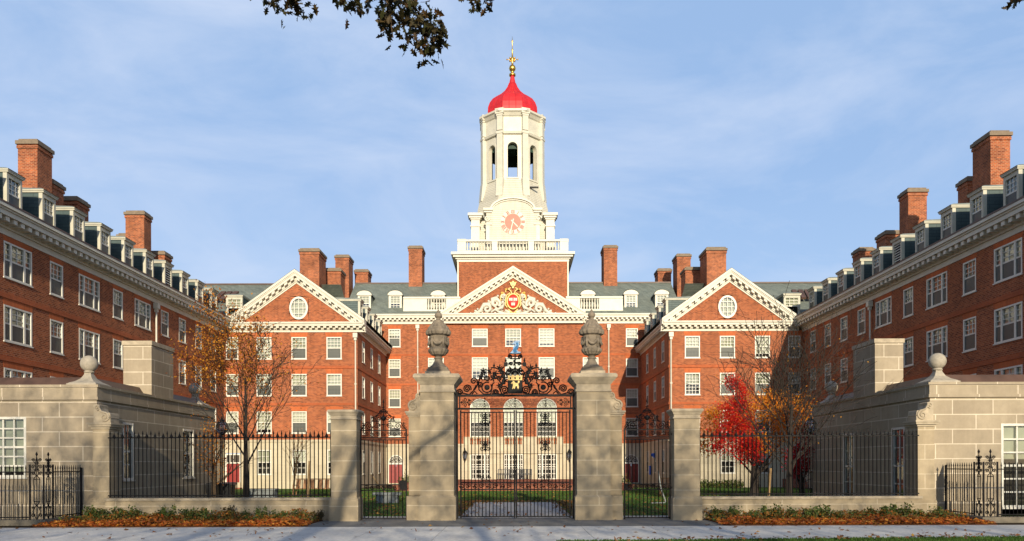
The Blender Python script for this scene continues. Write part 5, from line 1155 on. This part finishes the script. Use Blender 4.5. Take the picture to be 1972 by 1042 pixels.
# ------------------------------------------------------------------ trees and plants
rnd = random.Random(3)
def perp(d, r):
    v = Vector((r.gauss(0, 1), r.gauss(0, 1), r.gauss(0, 1))); v -= d * v.dot(d)
    return v.normalized() if v.length > 1e-4 else d.orthogonal().normalized()
def grow(mb, p, d, ln, rad, lev, par, tips, r):
    n = 5 if lev == 0 else 4; pts = [Vector(p)]; q = Vector(p); dd = Vector(d).normalized()
    for i in range(n):
        dd = (dd + perp(dd, r) * par['wob'][lev] + Vector((0, 0, par['up'][lev]))).normalized(); q = q + dd * ln / n; pts.append(q.copy())
    end = par['taper'][lev]; mb.tube(pts, [rad * (1 - (1 - end) * i / n) for i in range(n + 1)], 7 if lev == 0 else (5 if lev == 1 else 3), 0, lev == 0)
    if lev >= par['max'] - 1: tips += [(pts[-1], dd), (pts[-2], dd), (pts[-3], dd)]
    if lev == par['max']: return
    k = par['kids'][lev]
    for c in range(k):
        t = par['t0'][lev] + (1 - par['t0'][lev]) * (c + r.random() * .8) / k; t = min(t, .99); i = min(n - 1, int(t * n)); f = t * n - i
        b = pts[i].lerp(pts[i + 1], f); tan = (pts[i + 1] - pts[i]).normalized(); a = r.uniform(*par['ang'][lev])
        side = perp(tan, r)
        if lev == 0: aa = c * 2.399 + r.random() * .6; side = Vector((cos(aa), sin(aa), 0))
        nd_ = (tan * cos(a) + side * sin(a)).normalized()
        grow(mb, b, nd_, ln * par['len'][lev] * r.uniform(.7, 1.15) * (1.0 if lev else 1.15 - .35 * t), rad * (1 - (1 - end) * t) * par['rr'][lev], lev + 1, par, tips, r)
def leaf_cloud(tips, n, spread, size, r, keep=None, flat=False):
    m = MB(); st = random.getstate(); random.seed(r.random())
    for i in range(n):
        p, d = r.choice(tips)
        c = Vector(p) + Vector((r.gauss(0, spread), r.gauss(0, spread), r.gauss(0, spread * .8)))
        if keep and not keep(c): continue
        m.leaf(c, size, 0, flat)
    random.setstate(st); return m
VASE = dict(max=3, kids=[13, 7, 5], ang=[(.4, .9), (.3, .8), (.3, .9)], len=[.62, .55, .5], rr=[.40, .55, .6], up=[.02, .09, .05, .03], wob=[.04, .10, .16, .22], t0=[.32, .25, .2], taper=[.25, .2, .25, .3])
# gold-leaved tree behind the left fence
r = random.Random(21); t = thing('autumn_tree', 'slender tree with thinning gold and brown leaves behind the left fence', 'tree', (-10.45, 30.3, 0))
m = MB(); tips = []; grow(m, (-10.45, 30.3, 0), (0, 0, 1), 5.3, .13, 0, VASE, tips, r); m.build('trunk', 'bark_dark', t)
up = [q for q in tips if q[0].z > 4.6]; lft = [q for q in up if q[0].x < -10.2 and 5.0 < q[0].z < 8.2]
a = leaf_cloud(tips, 1500, .2, .08, r); b = leaf_cloud(lft, 4300, .24, .09, r)
o = len(a.v); a.v += b.v; a.f += [tuple(i + o for i in f) for f in b.f]; a.m += b.m; a.build('crown', 'leaf_gold', t)
# bare tree behind the right fence
r = random.Random(8); t = thing('bare_tree', 'nearly bare tree with fine upswept twigs behind the right fence', 'tree', (10.75, 30.4, 0))
BARE = dict(VASE); BARE['kids'] = [15, 8, 6]; BARE['len'] = [.82, .62, .52]
m = MB(); tips = []; grow(m, (10.75, 30.4, 0), (0, 0, 1), 4.15, .15, 0, BARE, tips, r); m.build('trunk', 'bark_dark', t)
leaf_cloud(tips, 130, .15, .08, r).build('crown', 'leaf_gold', t)
# maples
def maple(name, label, x, y, trunk_h, crown, mat, n, size, seed, bark='bark_dark', lean=0):
    r = random.Random(seed); t = thing(name, label, 'tree', (x, y, 0)); m = MB(); tips = []
    par = dict(max=2, kids=[7, 5], ang=[(.4, .95), (.3, .9)], len=[.75, .6], rr=[.55, .5], up=[.02, .06, .02], wob=[.05, .14, .2], t0=[.35, .25], taper=[.35, .25, .3])
    grow(m, (x, y, 0), (lean, 0, 1), trunk_h, .15, 0, par, tips, r)
    m.build('trunk', bark, t); pts = []
    for (cx, cy, cz, rx, ry, rz_, wgt) in crown:
        k = int(28 * wgt)
        for _ in range(k):
            while True:
                v = Vector((r.uniform(-1, 1), r.uniform(-1, 1), r.uniform(-1, 1)))
                if v.length < 1 and v.length > .25: break
            pts.append((Vector((cx + v.x * rx, cy + v.y * ry, cz + v.z * rz_)), None))
    leaf_cloud(pts, n, .19, size, r).build('crown', mat, t); return t
maple('scarlet_maple', 'bright scarlet maple with a pointed crown behind the right fence', 10.75, 35.0, 2.6, [(10.15, 35, 4.9, .42, .5, .75, 1), (10.0, 35, 3.9, .75, .7, .8, 1.6), (9.95, 35, 2.9, 1.15, .9, .75, 2), (10.5, 35, 2.3, .75, .7, .5, 1), (9.9, 35, 5.5, .18, .2, .3, .3)], 'leaf_red', 9000, .082, 4)
maple('orange_maple', 'broad orange and gold maple behind the bare tree', 12.3, 39.5, 3.2, [(13.0, 39.5, 4.5, 2.0, 1.3, 1.1, 2.2), (11.0, 39.6, 4.0, 1.3, 1.1, 1.0, 1.2), (14.3, 39.5, 4.2, 1.2, 1.0, 1.2, 1.2), (9.6, 39.7, 3.2, .9, .8, 1.0, .8), (12.6, 39.5, 2.8, 1.9, 1.2, .7, 1.1)], 'leaf_orange', 9800, .10, 6)
maple('crimson_shrub', 'dark crimson leaved small tree beside the right lodge', 13.5, 36.5, 1.6, [(13.7, 36.4, 2.3, .75, .6, .8, 1.5), (13.85, 36.4, 3.2, .45, .4, .5, .7), (13.3, 36.4, 1.75, .5, .4, .5, .6)], 'leaf_crimson', 4600, .08, 9)
maple('russet_sapling', 'thin russet leaved sapling beside the bins by the left lodge', -13.1, 34.0, 2.4, [(-13.2, 34, 2.6, .5, .4, 1.0, .8), (-12.8, 34, 1.6, .35, .3, .6, .4), (-13.25, 34, 3.5, .25, .3, .5, .3)], 'leaf_gold', 850, .075, 14, 'bark')
r = random.Random(31); t = thing('young_sapling', 'young leafless multi stemmed sapling on the lawn near the wooden bench', 'tree', (-13.3, 47, 0)); m = MB(); tips = []
SAP = dict(max=2, kids=[9, 6], ang=[(.15, .5), (.2, .6)], len=[.75, .6], rr=[.5, .5], up=[.02, .08, .05], wob=[.05, .1, .15], t0=[.35, .2], taper=[.5, .3, .4]); grow(m, (-13.3, 47, 0), (0, 0, 1), 2.3, .07, 0, SAP, tips, r); m.build('trunk', 'stake', t)
leaf_cloud(tips, 60, .1, .07, r).build('crown', 'leaf_gold', t)
# hedge at the foot of the right pavilion
m = MB(); r = random.Random(2)
for i in range(2600): m.leaf((r.uniform(11.8, 17.4), r.uniform(58.7, 59.5), r.uniform(.02, .62) * (.8 + .25 * sin(i * .7))), .13)
tag(m.build('clipped_hedge', 'leaf_green'), 'low dark clipped hedge at the foot of the right pavilion', 'hedge')
for x in (-9.6, 9.6):
    m = MB()
    for i in range(900): m.leaf((x + r.gauss(0, .45), 71.5 + r.gauss(0, .35), abs(r.gauss(0, .5)) * .8), .13)
    tag(m.build('evergreen_shrub', 'leaf_green'), 'dark evergreen shrub beside the %s red double doors' % ('left' if x < 0 else 'right'), 'shrub', 'shrubs by the double doors')
# shrubs in the two beds
SH = []
for k in range(5):
    r = random.Random(50 + k); m = MB(); st = MB()
    for i in range(9):
        a = r.random() * 2 * pi; top = Vector((cos(a) * r.uniform(.08, .34), sin(a) * r.uniform(.08, .25), r.uniform(.25, .52))); st.tube([(0, 0, 0), top * .5 + Vector((0, 0, .06)), top], [.009, .007, .004], 4)
        for j in range(34): q = r.uniform(.3, 1.05); m.leaf(top * q + Vector((r.gauss(0, .07), r.gauss(0, .06), r.gauss(0, .05))), .095)
    SH.append((m, st))
SHD = [(m.data('foliage', 'leaf_green' if k != 2 else 'leaf_bronze'), st.data('stem', 'bark_dark')) for k, (m, st) in enumerate(SH)]
ordn = ['first', 'second', 'third', 'fourth', 'fifth', 'sixth', 'seventh', 'eighth', 'ninth', 'tenth', 'eleventh', 'twelfth', 'thirteenth', 'fourteenth', 'fifteenth', 'sixteenth']
for s in (-1, 1):
    xs = [6.25, 6.9, 7.45, 8.05, 8.5, 9.2, 9.75, 10.3, 10.95, 11.4, 12.0, 12.5, 13.1, 13.5] if s < 0 else [6.5, 7.0, 7.55, 8.1, 8.75, 9.3, 9.8, 10.2, 10.75, 11.3, 11.8, 12.3, 12.9, 13.4]
    for i, x in enumerate(xs):
        k = rnd.randrange(5); k = 2 if (s < 0 and i in (0, 5)) else (k if k != 2 else 0); y = 24.8 + rnd.uniform(-.4, .3); fo, stt = SHD[k]
        hgt = rnd.uniform(.6, 1.0)
        o = thing('bed_shrub', '%s %s from the short pier in the %s planting bed' % (ordn[i], 'bronze leaved shrub' if k == 2 else 'low green shrub', 'left' if s < 0 else 'right'), 'shrub', (s * x, y, .03), 'shrubs in the planting beds')
        o.scale = (hgt, hgt, hgt); o.rotation_euler = (0, 0, rnd.random() * 6.28)
        for nm, me in (('foliage', fo), ('stem', stt)): c = bpy.data.objects.new(nm, me); COL.objects.link(c); c.parent = o
# leaf litter and loose leaves
def stuff(mb, name, mat): o = mb.build(name, mat); o['kind'] = 'stuff'; return o
random.seed(77)
m = MB()
for s in (-1, 1):
    for i in range(5200):
        x = random.uniform(6.05, 14.1); y = 22.75 + 2.5 * random.random() ** 1.3
        edge = (x - 6.0) * 1.2
        if y > 22.75 + edge + .6: continue
        m.leaf((s * x, y, .04 + random.random() * (.08 + .14 * max(0, sin(x * 2.1) * sin(x * .9 + 1))) * min(1, (y - 22.6) * 2)), .12, 0, True)
stuff(m, 'leaf_litter', 'leaf_litter')
m = MB()
for s in (-1, 1):
    for i in range(5200):
        x = random.uniform(6.15, 13.9); y = 23.6 + 1.65 * random.random() ** .7; k = .5 + .5 * sin(x * 3.1 + s) * sin(y * 2.3 + x)
        if random.random() > .35 + .65 * k: continue
        m.leaf((s * x, y, .05 + random.random() * (.12 + .24 * k)), .085)
stuff(m, 'ground_cover', 'leaf_cover')
m = MB()
for i in range(210):
    x = random.uniform(-15, 15); y = random.uniform(18.6, 25.2) if abs(x) < 6 else random.uniform(18.8, 22.7)
    m.leaf((x, y, .018 + random.random() * .012), random.choice([.09, .11, .14]), 0, True)
for i in range(160): x = random.uniform(2, 15); m.leaf((x, 18.25 + .06 * (x - 1.5) - .8 * random.random() ** 2, .05 + random.random() * .05), .12, 0, True)
stuff(m, 'scattered_leaves', 'leaf_dry')
m = MB()
for i in range(5200):
    x = random.uniform(-16, 16); y = 27.3 + 22 * random.random() ** 1.6
    if -1.8 < x < 1.95 and y < 37 and random.random() < .8: continue
    m.leaf((x, y, .03 + random.random() * .05), .11, 0, True)
for i in range(900): m.leaf((random.choice([-2.1, 2.25]) + random.gauss(0, .3), random.uniform(26.6, 37.5), .04 + random.random() * .04), .12, 0, True)
for i in range(350): m.leaf((random.uniform(-2.6, 2.8), 37.4 + random.gauss(0, .4), .04 + random.random() * .04), .13, 0, True)
stuff(m, 'lawn_leaves', 'leaf_dry')
m = MB()
def blades(n, fx, fy, hgt):
    for i in range(n):
        x, y = fx(), fy(); a = random.random() * 6.28; h_ = hgt * random.uniform(.6, 1.3); wd = .012 + hgt * .12; dx, dy = cos(a) * wd, sin(a) * wd; lx, ly = random.gauss(0, .35) * h_, random.gauss(0, .35) * h_
        m.poly([(x - dx, y - dy, -.01), (x + dx, y + dy, -.01), (x + lx, y + ly, h_)])
def cx_():
    while True:
        x = random.uniform(-15.5, 15.5)
        return x
def cyy(): return 37.6 + 21 * random.random()
blades(26000, cx_, cyy, .07)
blades(9000, lambda: random.choice([-1, 1]) * random.uniform(2.1, 14.5), lambda: random.uniform(27.4, 37.5), .06)
vx = []
def vgx(): vx.append(random.uniform(1.0, 16)); return vx[-1]
blades(15000, vgx, lambda: 18.16 + (vx[-1] - 1.5) * .06 - 1.3 * random.random() ** 1.5 + random.gauss(0, .03), .06)
stuff(m, 'grass', 'grass_blade')

# ------------------------------------------------------------------ street trees (the oak's sprays hang into the picture; all of them shade the front)
OAKL = [(0, 0), (.05, .16), (.24, .12), (.14, .24), (.10, .34), (.34, .36), (.22, .48), (.14, .58), (.30, .70), (.16, .74), (.10, .86), (0, 1.0)]
OAKO = OAKL + [(-x, y) for x, y in OAKL[-2:0:-1]]
def oak_leaf(mb, c, size, r):
    d = Vector((r.gauss(0, .7), r.gauss(0, .7), -.6 + r.gauss(0, .5))).normalized(); e = perp(d, r); n = d.cross(e); 
    mb.poly([Vector(c) + (d * y + e * x * 1.05 + n * (abs(x) * .25 - .12 * y * y)) * size for x, y in OAKO])
t = thing('oak_tree', 'brown leaved oak whose drooping sprays hang in front of the sky', 'tree', (-3.2, -3.5, 0)); r = random.Random(13)
m = MB(); m.tube([(-3.2, -3.5, 0), (-3.15, -3.4, 1.5), (-3.2, -3.3, 4), (-3.0, -3.2, 7), (-3.1, -3.2, 9.5), (-3.3, -3.6, 12)], [.48, .38, .34, .3, .22, .1], 12); m.build('trunk', 'bark', t)
limb = MB(); limb.tube([(-3.0, -3.2, 6.4), (-2.9, 0, 7.9), (-2.6, 4, 8.9), (-2.3, 8, 9.5), (-2.1, 11, 9.75), (-1.9, 13.0, 9.75)], [.2, .17, .13, .1, .06, .03], 8)
limb.tube([(-2.6, 4, 8.9), (-3.6, 8, 9.6), (-4.0, 11.5, 9.7), (-3.9, 12.6, 9.55)], [.09, .07, .045, .02], 6); limb.tube([(-2.3, 8, 9.5), (-1.4, 11, 9.7), (-.75, 12.6, 9.5)], [.06, .04, .02], 6); limb.tube([(-2.9, 0, 7.9), (1.5, 6, 9.6), (6.0, 10.5, 9.9), (8.25, 12.4, 9.5)], [.1, .08, .05, .02], 6)
limb.tube([(-2.1, 11, 9.75), (-2.05, 12.2, 9.45), (-1.75, 12.5, 9.05), (-1.35, 12.6, 8.75)], [.04, .03, .02, .01], 5); limb.tube([(-2.05, 12.2, 9.45), (-1.95, 12.4, 9.0), (-1.9, 12.4, 8.6)], [.02, .014, .008], 5)
limb.build('limb', 'bark', t)
sp = MB(); SD = 12.5; sc_ = 1500 / SD
for (px, py, rx, ry, n) in [(520, 6, 20, 12, 26), (506, 14, 7, 8, 5), (567, 6, 22, 12, 30), (568, 20, 12, 12, 12), (600, 2, 10, 8, 8), (660, 4, 16, 8, 14), (683, 6, 26, 9, 26), (705, 8, 12, 8, 10), (745, 6, 18, 12, 18), (745, 35, 15, 14, 22), (745, 58, 18, 18, 26), (760, 30, 14, 16, 16), (785, 25, 20, 22, 28), (800, 45, 16, 16, 18), (782, 80, 12, 12, 12), (800, 70, 12, 10, 8), (820, 60, 18, 18, 24), (842, 68, 18, 14, 22), (845, 88, 18, 14, 26), (822, 98, 14, 12, 16), (808, 104, 8, 6, 5), (905, 2, 16, 7, 16), (928, 4, 16, 8, 16), (948, 1, 8, 5, 5), (1966, 5, 7, 10, 10), (1968, 12, 4, 6, 3)]:
    for i in range(int(n * 1.25)):
        x = px + max(-.62, min(.62, r.gauss(0, .42))) * rx; y = py + max(-.62, min(.62, r.gauss(0, .42))) * ry - 18; yy = SD + r.gauss(0, .25)
        oak_leaf(sp, ((x - 989) / sc_, yy, 1.8 + (895 - y) / sc_), r.uniform(.14, .21), r)
sp.build('leaf_sprays', 'leaf_oak', t)
def crown_mesh(seed, rx, ry, rz_, n, size):
    r = random.Random(seed); random.seed(seed); m = MB(); cl = []
    for k in range(90):
        while True:
            v = Vector((r.uniform(-1, 1), r.uniform(-1, 1), r.uniform(-1, 1)))
            if .2 < v.length < 1: break
        cl.append(Vector((v.x * rx, v.y * ry, v.z * rz_)))
    for i in range(n): c = r.choice(cl); m.leaf(c + Vector((r.gauss(0, .95), r.gauss(0, .8), r.gauss(0, .75))), size)
    return m
cm = [crown_mesh(100 + k, 4.0, 3.0, 3.4, 6800, .135).data('crown', 'leaf_street') for k in range(3)]
m = MB(); r = random.Random(5); tips = []; grow(m, (0, 0, 0), (0, 0, 1), 9.5, .25, 0, dict(max=1, kids=[9], ang=[(.5, .9)], len=[.4], rr=[.5], up=[.01, .05], wob=[.03, .1], t0=[.45], taper=[.3, .2]), tips, r); tm = m.data('trunk', 'bark')
STREET = [(-34, -8, 1.3), (-26, -9, 1.25), (-18.5, -8, 1.3), (-11, -9, 1.25), (-4.5, -12, 1.3), (2.5, -9, 1.30), (8.8, -10, 1.25), (15, -9, .95), (21.5, -8, 1.05), (28, -9, 1.3), (27, -16, 1.45), (37, -12, 1.6)]
for i, (x, y, k) in enumerate(STREET):
    o = thing('street_tree', 'street tree number %s along the far kerb behind the viewer' % ordn[i].replace('th', 'th'), 'tree', (x, y, 0), 'street trees across the road'); o.scale = (k, k, k); o.rotation_euler = (0, 0, i * 1.3)
    c = bpy.data.objects.new('trunk', tm); COL.objects.link(c); c.parent = o
    c = bpy.data.objects.new('crown', cm[i % 3]); COL.objects.link(c); c.parent = o; c.location = (0, 0, 15.6 if i == 10 else 8.6)  # one tall unseen tree: crown raised so its shade reaches the right pavilion
